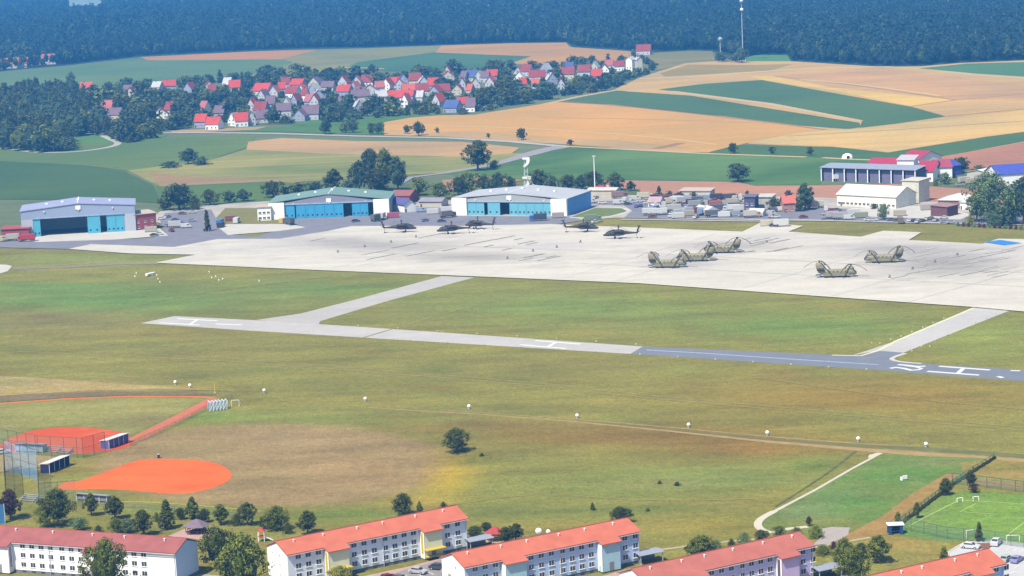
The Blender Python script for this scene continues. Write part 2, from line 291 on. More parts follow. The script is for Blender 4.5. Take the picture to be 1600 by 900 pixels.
for _ in range(60):
    GT.append((_tr.uniform(240, 640), _tr.uniform(690, 770), _tr.uniform(6, 26), _tr.uniform(1.5, 5), _tr.choice([(196, 168, 122), (160, 136, 82), (172, 150, 90)]), _tr.uniform(.2, .5)))
_a, _b = at(430, 510), at(1000, 547)
grass_m = attr_mat('airfield_grass', .17, streak=-math.atan2((_b - _a).y, (_b - _a).x), sa=.07, tuft=.4)
sheet('grass', [(-120, 376), (60, 384), (400, 340), (860, 336), (1300, 338), (1760, 350), (1760, 975), (-120, 960)], grass_m, .02, grid=5.0, tones=GT, base=(152, 146, 66))
# yard
gravel = mat('yard_gravel', C(206, 196, 184), .95, .14, .1)
concr = mat('yard_concrete', C(228, 222, 212), .9, .07, .12)
sheet('yard', [(232, 345), (250, 331), (330, 321), (420, 315), (640, 318), (900, 300), (990, 306), (1240, 308), (1500, 318), (1680, 322), (1680, 352), (1200, 345), (960, 341), (860, 350), (700, 352), (500, 352), (345, 352), (300, 362)], gravel)
sheet('taxiway', [(-60, 374), (60, 378), (235, 373), (258, 366), (250, 345), (258, 334), (330, 328), (342, 350), (355, 367), (400, 371), (462, 352), (450, 343), (610, 336), (640, 322), (700, 326), (712, 338), (890, 339), (912, 345), (860, 352.5), (725, 356), (550, 357), (512, 366), (437, 377), (340, 377), (272, 390), (142, 386), (107, 390), (-60, 386)], asph)
sheet('hangar_forecourt', [(40, 377), (62, 367), (205, 359), (250, 358), (263, 369), (180, 375), (60, 379)], concr)
sheet('concrete_pad', [(342, 357), (356, 351), (452, 351), (478, 356), (435, 362), (356, 368)], concr)
fd('meadow', [(337, 342), (352, 326), (410, 326), (440, 345), (452, 350.5), (352, 351)], (140, 140, 82), .1, 30)
sheet('road', [(880, 316), (1000, 314), (1200, 322), (1400, 330), (1680, 338), (1680, 352), (1200, 343), (975, 341), (988, 330), (975, 322), (915, 320)], asph)
strip('kerb_line', [(890, 341), (935, 341), (962, 338), (984, 331), (974, 325), (925, 324)], 2.6, concr, smooth=1)
fd('lawn', [(892, 340), (930, 326), (972, 326.5), (980, 331), (955, 337.5), (935, 340)], (122, 140, 76), .1, 30)
strip('perimeter_road', [(970, 343.5), (1190, 346.5), (1240, 344), (1350, 347), (1600, 352), (1680, 355)], 3.5, road)
sheet('parking_lot', [(1330, 326), (1420, 322), (1470, 326), (1520, 336), (1500, 344), (1340, 339)], concr)
fd('lawn', [(1562, 300), (1605, 298), (1608, 330), (1572, 333)], (140, 180, 68), .1, 30)
# apron
AT = [(600, 385, 130, 10, (186, 180, 174), .8), (520, 378, 90, 8, (190, 184, 180), .8), (740, 402, 110, 8, (182, 176, 168), .9), (860, 385, 80, 8, (214, 208, 206), .7), (1060, 412, 60, 12, (190, 184, 184), .8),
      (1130, 385, 90, 8, (184, 176, 172), .8), (1200, 372, 60, 5, (206, 200, 200), .6), (1480, 412, 110, 22, (176, 170, 164), .95), (1400, 390, 130, 10, (184, 178, 174), .8), (1560, 395, 70, 12, (206, 200, 198), .7), (360, 392, 90, 4, (214, 208, 204), .7), (420, 385, 60, 5, (210, 204, 200), .6)]
for _ in range(120):
    x = _tr.uniform(300, 1600); y = _tr.uniform(355, 470)
    AT.append((x, y, _tr.uniform(10, 46), _tr.uniform(.8, 2.5), _tr.choice([(176, 170, 166), (246, 240, 228), (196, 188, 182)]), _tr.uniform(.15, .5)))
apron_m = attr_mat('apron_concrete', .05, .9, streak=-.75, tuft=.12, sa=.07)
APT = [(107, 390), (142, 382.5), (272, 387), (340, 374.5), (437, 374), (512, 362), (550, 354), (725, 354), (860, 351), (1160, 363), (1190, 348), (1255, 354), (1232, 363), (1345, 371), (1380, 361.5), (1440, 364), (1420, 376), (1535, 382), (1560, 374), (1700, 377), (1700, 496), (1520, 480), (1250, 461), (1000, 443), (740, 432), (490, 422), (245, 411), (305, 399), (205, 397)]
sheet('apron', APT, apron_m, grid=6.0, tones=AT, base=(234, 226, 212))
light_edge = mat('edge_paint', C(250, 244, 205), .8, .05)
strip('apron_edge', [(245, 411.4), (490, 422.4), (740, 432.4), (1000, 443.4), (1250, 461.4), (1520, 480.4), (1700, 496.4)], 1.1, light_edge)
joint = mat('joint_seal', C(212, 206, 198), .9, .05)
for a, b in (((330, 397), (560, 357)), ((520, 420), (760, 366)), ((560, 417), (745, 372)), ((880, 436), (1120, 366)), ((960, 441), (1190, 372)), ((1300, 464), (1560, 390)), ((1160, 452), (1350, 398)), ((1420, 473), (1680, 400)), ((520, 392), (1650, 452)), ((500, 378), (1000, 396)), ((1000, 396), (1680, 432))):
    strip('joint', [a, b], .5, joint)
LZ[0] = .022
st_m = [mat('tyre_stain', C(212, 204, 192), .9, .12, .3), mat('oil_stain', C(200, 192, 182), .9, .2, .3), mat('seal_stain', C(220, 213, 203), .9, .1, .3)]
for i in range(64):
    if i < 34: x, y = _tr.uniform(1390, 1590), _tr.uniform(388, 442)
    elif i < 46: x, y = _tr.uniform(1090, 1220), _tr.uniform(374, 398)
    else: x, y = _tr.uniform(480, 860), _tr.uniform(370, 410)
    l_ = _tr.uniform(12, 46); strip('stain', [(x, y), (x + l_, y - l_ * .2)], _tr.uniform(.7, 1.8), st_m[i % 3], z=.435 + i * .0015)
LZ[0] = .022
conc2 = attr_mat('runway_concrete', .05, .9, tuft=.2)
sheet('runway', [(220, 505), (272, 494), (432, 502), (640, 516), (1004, 541.5), (985, 553), (640, 532), (380, 516)], conc2, grid=8, tones=[(700, 530, 400, 6, (206, 202, 200), .5)], base=(214, 208, 203))
asph2 = mat('runway_asphalt', C(142, 146, 158), .9, .07, .15)
sheet('runway', [(1004, 541.5), (1345, 556.5), (1372, 548), (1412, 551), (1396, 562), (1420, 567), (1700, 584), (1700, 604), (1600, 596), (1380, 579), (985, 553)], asph2)
sheet('taxiway', [(690, 431.5), (741, 433.5), (600, 472), (500, 502), (498, 507), (432, 502.4), (400, 500), (470, 490), (560, 467)], conc2, grid=8, tones=[], base=(208, 202, 196))
sheet('taxiway', [(1522, 480.4), (1580, 484.5), (1500, 516), (1412, 551.2), (1372, 548), (1330, 556), (1400, 533)], conc2, grid=8, tones=[], base=(216, 212, 208))
strip('kerb_line', [(1415, 552), (1396, 558), (1392, 562), (1410, 566), (1440, 568)], 1.6, concr, smooth=1)
strip('kerb_line', [(1522, 481), (1400, 533), (1372, 548), (1345, 556), (1300, 555)], 1.2, light_edge)
paintw = mat('marking_paint', C(252, 252, 248), .7, .03)
strip('centre_line', [(1010, 547), (1100, 552), (1200, 559), (1372, 570)], 1.0, mat('worn_paint', C(190, 205, 225), .8))
def hmark(A, B, Cc, D, x0, x1):
    z = LZ[0] + .005; LZ[0] = z
    def q(a, b, wd):
        a, b = at(*a), at(*b); t = (b - a).normalized(); n = Vector((-t.y, t.x, 0)) * wd / 2
        mb.add([(p.x, p.y, z) for p in (a - n, b - n, b + n, a + n)], [(0, 1, 2, 3)])
    mb = MB(); q(A, B, 1.8); q(Cc, D, 1.8); o = mb.build('helipad_letter', paintw); tag(o, kind='structure')
    z += .005; LZ[0] = z; mb = MB(); q(x0, x1, 1.5); tag(mb.build('helipad_letter', paintw), kind='structure')
hmark((248, 504.5), (312, 508), (277, 498), (340, 501.5), (297, 507), (308, 500))
strip('runway_number', [(337, 506.5), (378, 508)], 1.8, paintw)
hmark((812, 539), (885, 545), (836, 532.5), (907, 538), (855, 543), (868, 535.5))
hmark((1449, 580.5), (1530, 586.5), (1467, 572.5), (1547, 578.5), (1496, 584), (1506, 575.5))
strip('runway_number', [(1403, 570), (1420, 571.5), (1432, 573), (1446, 572.6)], 1.8, paintw)
strip('runway_number', [(1391, 576), (1400, 574.5), (1412, 576), (1424, 579), (1436, 578)], 1.8, paintw)
strip('runway_number', [(1436, 578), (1440, 576), (1430, 573.5), (1416, 572)], 1.3, paintw)
strip('edge_dash', [(1579, 579.5), (1594, 580)], 1.6, paintw); strip('edge_dash', [(1559, 588.5), (1567, 591)], 1.6, paintw)
sheet('concrete_pad', [(-60, 412), (10, 414), (19, 416), (12, 424), (-4, 429), (-60, 432)], concr)
strip('path', [(20, 420), (110, 417), (180, 413), (250, 411.5)], 5, mat('worn_path', C(160, 152, 138), .95))
# perimeter dirt track
LZ[0] = .022
dirt = mat('dirt', C(190, 158, 105), .95, .16, .25)
strip('dirt_track', [(575, 637), (640, 641), (760, 648), (900, 659), (1050, 674), (1200, 690), (1340, 702), (1420, 708), (1620, 722), (1700, 727)], [.7, .9, 1.0, 1.2, 1.6, 2.4, 3.4, 4.2, 4.6, 4.6], dirt)
strip('dirt_track', [(700, 641), (900, 655), (1050, 668), (1200, 682), (1300, 690), (1420, 698), (1700, 716)], [.5, .7, .9, 1.1, 1.2, 1.2], mat('dirt_dry', C(182, 156, 96), .95, .2, .3))
strip('mown_strip', [(900, 657), (1050, 671), (1200, 686.5), (1340, 696), (1450, 702), (1700, 720)], [.6, 1.2, 2.2, 3.2, 4.5, 5], mat('mown_grass', C(128, 128, 74), .95, .15, .2))
# green field and paths lower right
LZ[0] = .03
GR = [(1420, 745, 70, 22, (108, 150, 62), .9), (1350, 790, 70, 20, (104, 150, 62), .9), (1260, 800, 60, 20, (128, 148, 92), .8), (1300, 770, 60, 12, (118, 152, 84), .6), (1480, 720, 60, 8, (136, 150, 78), .7), (1290, 822, 100, 12, (140, 142, 66), .9), (1410, 790, 40, 40, (140, 150, 70), .4), (1370, 745, 30, 8, (100, 148, 56), .6)]
for _ in range(110): GR.append((_tr.uniform(1180, 1520), _tr.uniform(712, 830), _tr.uniform(6, 26), _tr.uniform(1.5, 4), _tr.choice([(104, 134, 58), (156, 158, 96), (92, 150, 54), (150, 136, 80)]), _tr.uniform(.3, .6)))
sheet('green_meadow', [(1376, 710), (1540, 716), (1520, 738), (1475, 762), (1350, 830), (1300, 838), (1195, 834), (1186, 822), (1192, 810), (1240, 785)], grass_m, grid=3.0, tones=GR, base=(132, 148, 72))
sheet('dirt_path', [(1480, 740), (1500, 742), (1420, 796), (1400, 812), (1392, 834), (1280, 850), (1262, 846), (1330, 832), (1380, 806), (1430, 768)], attr_mat('dry_earth', .14), grid=3, tones=[(1440, 765, 40, 12, (170, 150, 80), .5)], base=(182, 146, 82))
pale = mat('pale_gravel', C(232, 222, 202), .95, .06, .3)
strip('ditch', [(1338, 705), (1300, 735), (1255, 765), (1212, 792)], .8, mat('ditch_grass', C(104, 112, 58), .95, .25, .4), smooth=1)
strip('footpath', [(1374, 709.5), (1330, 733), (1275, 765), (1235, 786), (1212, 798), (1205, 802)], [1.0, .9, .9, 1.0, 1.2, 1.4], pale)
strip('footpath', [(1212, 798), (1192, 808), (1183, 817), (1186, 826), (1200, 832), (1215, 831.5), (1226, 827), (1250, 824.5), (1262, 823)], [1.0, 1.6, 1.9, 2, 2, 2], pale, smooth=2)
sheet('gravel_patch', [(1356, 716), (1358, 711), (1372, 707.5), (1380, 708.5), (1370, 713)], pale)
sheet('paved_square', [(1285, 826), (1300, 823.5), (1328, 824.5), (1325, 836), (1300, 850), (1270, 852), (1284, 838)], mat('paving', C(196, 184, 176), .9, .08))
strip('footpath', [(1005, 862), (1050, 857), (1085, 852), (1140, 846), (1180, 843)], 1.3, mat('path_tan', C(205, 190, 150), .9))
strip('footpath', [(1270, 856), (1320, 847), (1360, 840)], 1.3, mat('path_tan', C(205, 190, 150), .9))
# football pitch
LZ[0] = .04
PT = [(1560, 800, 120, 40, (138, 170, 68), .8), (1440, 800, 40, 30, (140, 160, 84), .7), (1480, 840, 80, 10, (120, 150, 92), .7), (1600, 770, 80, 8, (122, 150, 62), .5)]
sheet('sports_lawn', [(1478, 772), (1520, 767), (1700, 779), (1700, 862), (1600, 851), (1530, 843), (1480, 846), (1405, 838), (1400, 820)], grass_m, grid=3, tones=PT, base=(130, 162, 68))
linep = mat('pitch_line', C(190, 215, 120), .9, .05)
for P in ([(1498, 782), (1462, 800), (1420, 822)], [(1498, 781.6), (1560, 785), (1700, 795)], [(1612, 808), (1590, 824), (1572, 838)], [(1525, 787), (1500, 800), (1560, 804)]): strip('pitch_line', P, .35, linep)
sheet('dry_lawn', [(1290, 858), (1392, 836), (1480, 848), (1500, 856), (1480, 880), (1440, 893), (1380, 905), (1290, 930)], grass_m, grid=3, tones=[(1400, 850, 60, 10, (182, 150, 74), .8), (1330, 880, 60, 20, (164, 160, 74), .7), (1460, 865, 30, 10, (176, 150, 78), .7)], base=(158, 150, 72))
sheet('dry_lawn', [(1500, 724), (1545, 718), (1700, 730), (1700, 772), (1520, 757), (1508, 746)], grass_m, grid=4, tones=[(1600, 742, 80, 5, (196, 166, 92), .8), (1560, 760, 60, 5, (170, 130, 80), .7)], base=(164, 150, 72))
strip('dirt_track', [(1508, 752), (1600, 762), (1700, 769)], 3, mat('path_rust', C(172, 132, 92), .95, .12))
lot = mat('lot_asphalt', C(222, 220, 222), .9, .05, .3)
sheet('parking_lot', [(1482, 868), (1484, 861), (1500, 852), (1528, 845.5), (1556, 845.5), (1600, 851), (1700, 862), (1700, 1000), (1560, 990), (1500, 900)], lot)
sheet('planting_bed', [(1526, 849), (1546, 849), (1550, 854), (1546, 858), (1530, 858), (1524, 853)], mat('mulch', C(150, 108, 92), .95, .2, 1))
for i in range(7): strip('bay_line', [(1590 + 0 * i - i * 7 + 14, 862 + i * 9), (1600 - i * 7 + 14, 857 + i * 9)], .3, paintw)
for i in range(4): strip('bay_line', [(1571 + i * 12, 861 + i), (1577 + i * 12, 857 + i)], .3, paintw)
strip('kerb_line', [(1481, 874), (1483, 862), (1500, 852), (1528, 845), (1556, 845), (1600, 850.5), (1700, 861)], .5, pale)
# paving in front of the blocks
LZ[0] = .022
pinkp = mat('pink_paving', C(214, 176, 168), .9, .08, .4)
sheet('paved_court', [(452, 925), (640, 885), (731, 862), (760, 866), (735, 900), (700, 960), (452, 990)], pinkp)
sheet('parking_lot', [(560, 915), (640, 888), (700, 872), (722, 871), (735, 880), (715, 915), (640, 970)], mat('lot_dark', C(168, 160, 160), .9, .06, .3))
for i in range(6): strip('bay_line', [(628 + i * 15, 897 - i * 4), (648 + i * 15, 906 - i * 4)], .25, paintw)
sheet('paved_court', [(728, 960), (1000, 884), (1030, 884), (1010, 910), (960, 1010)], pinkp)
sheet('paved_court', [(1012, 990), (1271, 908), (1300, 908), (1290, 940), (1230, 1020)], pinkp)
sheet('paved_court', [(-80, 905), (277, 916), (312, 897), (345, 900), (330, 990), (-80, 990)], mat('grey_paving', C(190, 186, 180), .9))
sheet('terrace', [(262, 838), (300, 822), (345, 830), (330, 846), (300, 842)], pinkp)
sheet('terrace', [(735, 835), (770, 838), (815, 846), (800, 852), (745, 846)], mat('path_tan', C(205, 190, 150), .9))
for P_, w_ in (([(20, 545), (300, 556), (620, 580), (900, 604)], .7), ([(20, 549), (300, 560.5), (620, 584), (900, 608)], .7), ([(560, 530), (760, 470), (900, 448)], .8), ([(930, 610), (1250, 640), (1600, 668)], .8), ([(930, 614), (1250, 644), (1600, 673)], .8), ([(700, 790), (840, 770), (1010, 784), (1180, 780)], .6), ([(200, 480), (330, 455), (520, 432)], .7), ([(1180, 590), (1400, 622), (1600, 640)], .7)):
    strip('wheel_track', P_, w_, mat('worn_grass', C(172, 158, 90), .95, .2, .2), smooth=2)
sheet('dry_verge', [(-60, 586), (60, 591), (200, 601), (300, 607), (366, 611.5), (250, 609), (150, 610.5), (0, 619), (-60, 626)], grass_m, grid=3, tones=[(20, 598, 44, 6, (146, 146, 86), .8), (300, 606, 60, 4, (160, 146, 76), .5)], base=(190, 166, 104))
sheet('dry_verge', [(-60, 710), (0, 712), (60, 712), (110, 716), (80, 728), (20, 736), (-60, 745)], grass_m, grid=3, tones=[], base=(178, 156, 104))
sheet('brown_verge', [(-60, 626), (0, 620), (150, 612), (300, 612), (340, 618), (200, 618), (100, 622), (0, 629), (-60, 633)], grass_m, grid=3, tones=[], base=(142, 124, 88))
# ball fields
LZ[0] = .022
clay = mat('infield_clay', C(252, 124, 56), .95, .11, .22); clayg = attr_mat('raked_clay', .05, tuft=.5); CT = [(_tr.uniform(0, 362), _tr.uniform(665, 775), _tr.uniform(3, 26), _tr.uniform(1, 4), _tr.choice([(255, 148, 92), (232, 104, 50), (250, 136, 80)]), _tr.uniform(.2, .6)) for _ in range(130)]
clay2 = mat('infield_clay_dark', C(228, 98, 52), .95, .08, .3)
sheet('infield', [(90, 762.5), (94, 758), (100, 754), (112, 752.5), (126, 751.5), (142, 745), (160, 739), (185, 729), (207, 721.5), (222, 718), (240, 716.8), (275, 717), (320, 720), (338, 724), (350, 729), (359, 735), (362, 741), (361, 747), (355, 752.5), (344, 758), (330, 763), (314, 767.5), (298, 770.5), (275, 772), (240, 769.5), (200, 766), (170, 764.5), (140, 764), (125, 765.5), (108, 765.5), (96, 765)], clayg, grid=1.5, tones=CT, base=(252, 124, 56))
sheet('infield', [(-60, 705), (2, 694), (14, 685), (35, 677), (60, 671), (95, 667.5), (130, 667), (165, 671), (190, 676), (206, 684), (212, 692), (196, 700), (165, 706), (120, 709), (60, 706), (0, 708)], clayg, grid=1.5, tones=CT, base=(230, 98, 52))
strip('warning_track', [(-60, 634), (0, 631), (100, 623.5), (200, 619.5), (300, 619.5), (336, 622)], 1.6, clay)
sheet('warning_track', [(326, 622), (340, 623), (344, 627), (230, 684), (206, 692), (200, 686), (260, 656)], mat('track_clay', C(220, 130, 92), .95, .12, .4))
sheet('outfield_grass', [(-60, 640), (0, 634), (100, 626), (200, 622), (320, 623.5), (262, 653), (206, 680), (160, 669), (100, 665), (50, 670), (0, 686), (-60, 695)], grass_m, grid=3, tones=[(200, 640, 70, 8, (182, 168, 92), .8), (60, 650, 80, 12, (158, 156, 84), .6), (230, 655, 50, 10, (146, 130, 82), .7), (150, 650, 120, 20, (166, 160, 84), .5)], base=(158, 152, 80))
strip('warning_track', [(-60, 622), (0, 616), (150, 608.5), (250, 607.5), (366, 611)], .5, mat('yellow_grass', C(200, 172, 58), .95, .15, .4))
strip('foul_line', [(190, 784.5), (212, 783.5), (300, 789), (378, 796), (408, 799)], .5, mat('lime_line', C(206, 200, 100), .9))
# ------------------------------------------------------------------ air
hb = MB(); hb.box(-6500, 6500, -400, 15500, -1.2, 190)
hz = hb.build('haze', []); tag(hz, kind='stuff')
hm = bpy.data.materials.new('air'); hm.use_nodes = True; t = hm.node_tree; t.nodes.remove(t.nodes['Principled BSDF'])
pv = N(t, 'ShaderNodeVolumePrincipled'); pv.inputs['Color'].default_value = (.09, .42, 1.0, 1); pv.inputs['Density'].default_value = .000145; pv.inputs['Anisotropy'].default_value = 0
t.links.new(pv.outputs[0], t.nodes['Material Output'].inputs['Volume']); hz.data.materials.append(hm)
hm.cycles.homogeneous_volume = True
# ------------------------------------------------------------------ trees
def leaf_mat(name, c, c2, ov=.22):
    m = bpy.data.materials.new(name); m.use_nodes = True; t = m.node_tree; b = t.nodes['Principled BSDF']; L = t.links
    b.inputs['Roughness'].default_value = .8; b.inputs['Specular IOR Level'].default_value = .15
    a = N(t, 'ShaderNodeAttribute'); a.attribute_name = 'leaf'; oi = N(t, 'ShaderNodeObjectInfo')
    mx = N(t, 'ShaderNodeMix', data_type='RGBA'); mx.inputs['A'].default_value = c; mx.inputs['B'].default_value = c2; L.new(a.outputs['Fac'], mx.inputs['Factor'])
    r = N(t, 'ShaderNodeMapRange'); r.inputs[3].default_value = 1 - ov; r.inputs[4].default_value = 1 + ov; L.new(oi.outputs['Random'], r.inputs[0])
    vm = N(t, 'ShaderNodeVectorMath', operation='SCALE'); L.new(mx.outputs['Result'], vm.inputs[0]); L.new(r.outputs[0], vm.inputs['Scale']); L.new(vm.outputs[0], b.inputs['Base Color'])
    return m
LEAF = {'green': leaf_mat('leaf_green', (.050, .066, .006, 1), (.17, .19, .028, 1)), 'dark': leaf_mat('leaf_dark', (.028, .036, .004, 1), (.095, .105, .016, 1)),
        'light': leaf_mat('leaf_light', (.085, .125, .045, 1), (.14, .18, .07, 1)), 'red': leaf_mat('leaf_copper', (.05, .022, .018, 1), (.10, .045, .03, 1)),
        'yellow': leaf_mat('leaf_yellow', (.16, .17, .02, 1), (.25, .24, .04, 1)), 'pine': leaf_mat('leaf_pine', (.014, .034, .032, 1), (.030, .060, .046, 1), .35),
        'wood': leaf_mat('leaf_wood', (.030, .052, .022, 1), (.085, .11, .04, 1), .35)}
bark = mat('bark', (.12, .085, .06, 1), .9, .2, 2)
def profile(kind, u):
    """crown radius (of 1) at height fraction u"""
    if kind == 'round': return math.sin(math.pi * min(1, max(0, .12 + u * .88))) ** .55
    if kind == 'oval': return math.sin(math.pi * (.06 + u * .94) ** .9) ** .7
    if kind == 'cone': return (1 - u) ** .8 * (1 if u > .08 else u / .08)
    if kind == 'drop': return (math.sin(math.pi * (u ** .62))) ** .8
    if kind == 'bush': return math.cos(u * math.pi / 2) ** .6
    return 1
def crown_mesh(name, kind, seed, hgt=10.0, wid=7.0, base=.2, clumps=60, per=26, leaf=.42, lm='green', core=.60):
    """leaf clumps spread through the crown's volume round a ragged dark heart; wood below"""
    r = random.Random(seed); mb = MB(); at_ = []
    h0 = hgt * base; hh = hgt - h0
    lob = [(r.uniform(0, 6.28), r.uniform(.75, 1.12)) for _ in range(7)]
    def rad(u, a):
        k = 1 + .20 * math.sin(a * 2 + lob[0][0]) + .16 * math.sin(a * 3 + lob[1][0] + u * 5) + .10 * math.sin(a * 5 + lob[2][0] - u * 9)
        return wid / 2 * profile(kind, u) * k
    # heart
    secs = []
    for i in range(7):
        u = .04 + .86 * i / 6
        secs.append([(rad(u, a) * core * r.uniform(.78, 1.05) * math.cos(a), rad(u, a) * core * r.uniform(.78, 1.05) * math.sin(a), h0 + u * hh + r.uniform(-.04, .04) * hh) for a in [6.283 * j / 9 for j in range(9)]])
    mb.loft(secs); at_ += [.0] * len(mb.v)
    for c in range(clumps):
        u = r.random() ** .85; a = r.uniform(0, 6.283); q = r.uniform(.45, 1.2) ** .5
        R = rad(u, a) * q; cx, cy, cz = R * math.cos(a), R * math.sin(a), h0 + u * hh * .97
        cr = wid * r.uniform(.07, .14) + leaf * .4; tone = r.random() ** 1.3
        for _ in range(per):
            d = Vector((r.gauss(0, 1), r.gauss(0, 1), r.gauss(0, .8))).normalized() * cr * r.random() ** .4
            p = Vector((cx, cy, cz)) + d; n = (d.normalized() + Vector((r.uniform(-.8, .8), r.uniform(-.8, .8), r.uniform(-.4, 1)))).normalized()
            a1 = n.orthogonal().normalized(); a1.rotate(Matrix.Rotation(r.uniform(0, 6.28), 3, n)); b1 = n.cross(a1); s = leaf * r.uniform(.6, 1.15)
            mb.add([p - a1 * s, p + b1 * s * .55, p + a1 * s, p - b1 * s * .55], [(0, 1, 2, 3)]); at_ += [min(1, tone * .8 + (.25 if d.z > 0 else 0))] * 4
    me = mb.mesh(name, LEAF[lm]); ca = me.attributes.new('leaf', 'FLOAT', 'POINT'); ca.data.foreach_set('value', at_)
    return me
def trunk_mesh(seed, hgt=10.0, base=.2, wid=7):
    r = random.Random(seed); mb = MB(); h = hgt * (base + .25)
    mb.cyl((0, 0, -.1), (r.uniform(-.15, .15), r.uniform(-.15, .15), h), .034 * hgt, .02 * hgt, 8)
    for k in range(4):
        a = k * 1.57 + r.uniform(-.4, .4); z = hgt * base * r.uniform(.8, 1.2)
        mb.cyl((0, 0, z), (math.cos(a) * wid * .28, math.sin(a) * wid * .28, z + hgt * .22), .013 * hgt, .005 * hgt, 6, cap=False)
    return mb.mesh('trunk', bark)
_CR = {}
SPEC = {'round': dict(wid=9.0, base=.18), 'oval': dict(wid=6.2, base=.22), 'cone': dict(wid=5.2, base=.05), 'drop': dict(wid=5.4, base=.22), 'bush': dict(wid=14, base=0), 'tall': dict(wid=5.6, base=.10)}
def get_crown(kind, lm, v, lod):
    k = (kind, lm, v, lod)
    if k not in _CR:
        sp = SPEC[kind]; pk = 'oval' if kind == 'tall' else kind
        n = {0: (120, 30, .30), 1: (60, 18, .48), 2: (34, 10, .85)}[lod]
        _CR[k] = (crown_mesh('crown', pk, hash((len(kind), v, lod)) % 9999 + v * 7, 10, sp['wid'], sp['base'], n[0], n[1], n[2], lm), trunk_mesh(v, 10, sp['base'] or .1, sp['wid']))
    return _CR[k]
TREES = []
def tree(px, py, hpx, kind='round', lm='green', label=None, wpx=None, group=None, lod=None, cat='tree', name=None):
    s = scl(px, py); h = hpx / s / .985; p = at(px, py); v = R_.randrange(4)
    if lod is None: lod = 0 if py > 600 else 1
    cm, tm = get_crown(kind, lm, v, lod); sp = SPEC[kind]; k = h / 10; kw = k
    if wpx: kw = (wpx / s) / sp['wid'] / 1.02
    name = name or {'cone': 'conifer', 'bush': 'bush', 'drop': 'young_tree'}.get(kind, 'broadleaf_tree')
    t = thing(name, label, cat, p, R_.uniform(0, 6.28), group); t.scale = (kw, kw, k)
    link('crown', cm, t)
    if kind != 'bush': link('trunk', tm, t)
    TREES.append((px, py, hpx)); return t
# forest beyond the fields: past counting, so one object of instanced conifers
FE = [(-400, 112), (0, 111), (50, 106), (100, 102), (220, 88), (400, 79), (480, 76), (560, 75), (700, 70.5), (800, 67.5), (885, 66.5), (895, 73), (960, 77), (1000, 81), (1110, 79), (1165, 91), (1180, 86), (1228, 86), (1237, 95), (1380, 104), (1440, 103), (1500, 98), (1600, 94), (1900, 88)]
def edge_y(x):
    for a, b in zip(FE, FE[1:]):
        if a[0] <= x <= b[0]: return a[1] + (b[1] - a[1]) * (x - a[0]) / (b[0] - a[0])
    return -999
fr = random.Random(11); pts = []; sca = []
y = 1950.0
while y < 7600:
    st = 7.0 if y < 3300 else (10 if y < 4300 else 15)
    x = -y * .24 - 40
    while x < y * .24 + 60:
        qx, qy = x + fr.uniform(-.45, .45) * st, y + fr.uniform(-.45, .45) * st
        u, vv = pix((qx, qy, 0)); x += st
        e = edge_y(u)
        if vv > e - 1 or u < -60 or u > 1660 or vv < -75: continue
        d = (e - vv)
        if d > 6 and fr.random() < .12: continue
        # a far clearing and the hollow round the hamlet stay open
        if 84 < u < 166 and vv < 9: continue
        big = .5 + .5 * math.sin(qx * .011 + 1.3 * math.sin(qy * .006)) * math.cos(qy * .008 + qx * .004)
        tp = pix((qx, qy, 22))[1]
        if 104 < u < 164 and tp < 8: continue
        if -10 < u < 92 and vv > 84 and d > 1.5 and fr.random() < .9: continue
        pts.append((qx, qy, -.3)); sca.append(fr.uniform(.78, 1.15) * (.86 + .28 * big) * (1.25 if y > 3300 else 1) * (.8 if d < 3 else 1))
    y += st
def con_mesh(seed, kind, lm, h, w_):
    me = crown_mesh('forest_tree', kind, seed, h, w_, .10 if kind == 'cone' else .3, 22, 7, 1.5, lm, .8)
    return me
fcol = bpy.data.collections.new('forest_kinds')
for i, (k, lm, h, w_) in enumerate((('cone', 'pine', 23, 9), ('cone', 'pine', 20, 8), ('oval', 'pine', 22, 10), ('oval', 'wood', 19, 12), ('oval', 'pine', 24, 9), ('round', 'wood', 18, 12))):
    fcol.objects.link(bpy.data.objects.new('forest_tree_%d' % i, con_mesh(40 + i, k, lm, h, w_)))
fm = bpy.data.meshes.new('forest'); fm.from_pydata(pts, [], []); fa = fm.attributes.new('sz', 'FLOAT', 'POINT'); fa.data.foreach_set('value', sca)
fo = link('forest', fm); tag(fo, 'dark conifer forest covering the far side of the fields', None, None, 'stuff')
def scatter(fo, fcol):
  ng = bpy.data.node_groups.new('scatter', 'GeometryNodeTree'); ng.interface.new_socket('Geometry', in_out='INPUT', socket_type='NodeSocketGeometry'); ng.interface.new_socket('Geometry', in_out='OUTPUT', socket_type='NodeSocketGeometry')
  gi, go = ng.nodes.new('NodeGroupInput'), ng.nodes.new('NodeGroupOutput'); ip = ng.nodes.new('GeometryNodeInstanceOnPoints'); ci = ng.nodes.new('GeometryNodeCollectionInfo')
  ci.inputs['Collection'].default_value = fcol; ci.inputs['Separate Children'].default_value = True; ci.inputs['Reset Children'].default_value = True
  rv = ng.nodes.new('FunctionNodeRandomValue'); rv.data_type = 'FLOAT_VECTOR'; rv.inputs['Min'].default_value = (-.03, -.03, 0); rv.inputs['Max'].default_value = (.03, .03, 6.28)
  na = ng.nodes.new('GeometryNodeInputNamedAttribute'); na.data_type = 'FLOAT'; na.inputs['Name'].default_value = 'sz'
  ng.links.new(gi.outputs[0], ip.inputs['Points']); ng.links.new(ci.outputs[0], ip.inputs['Instance']); ip.inputs['Pick Instance'].default_value = True
  ng.links.new(rv.outputs[0], ip.inputs['Rotation']); ng.links.new([o for o in na.outputs if o.enabled][0], ip.inputs['Scale']); ng.links.new(ip.outputs[0], go.inputs[0])
  mo = fo.modifiers.new('scatter', 'NODES'); mo.node_group = ng
scatter(fo, fcol)
print('forest', len(pts))
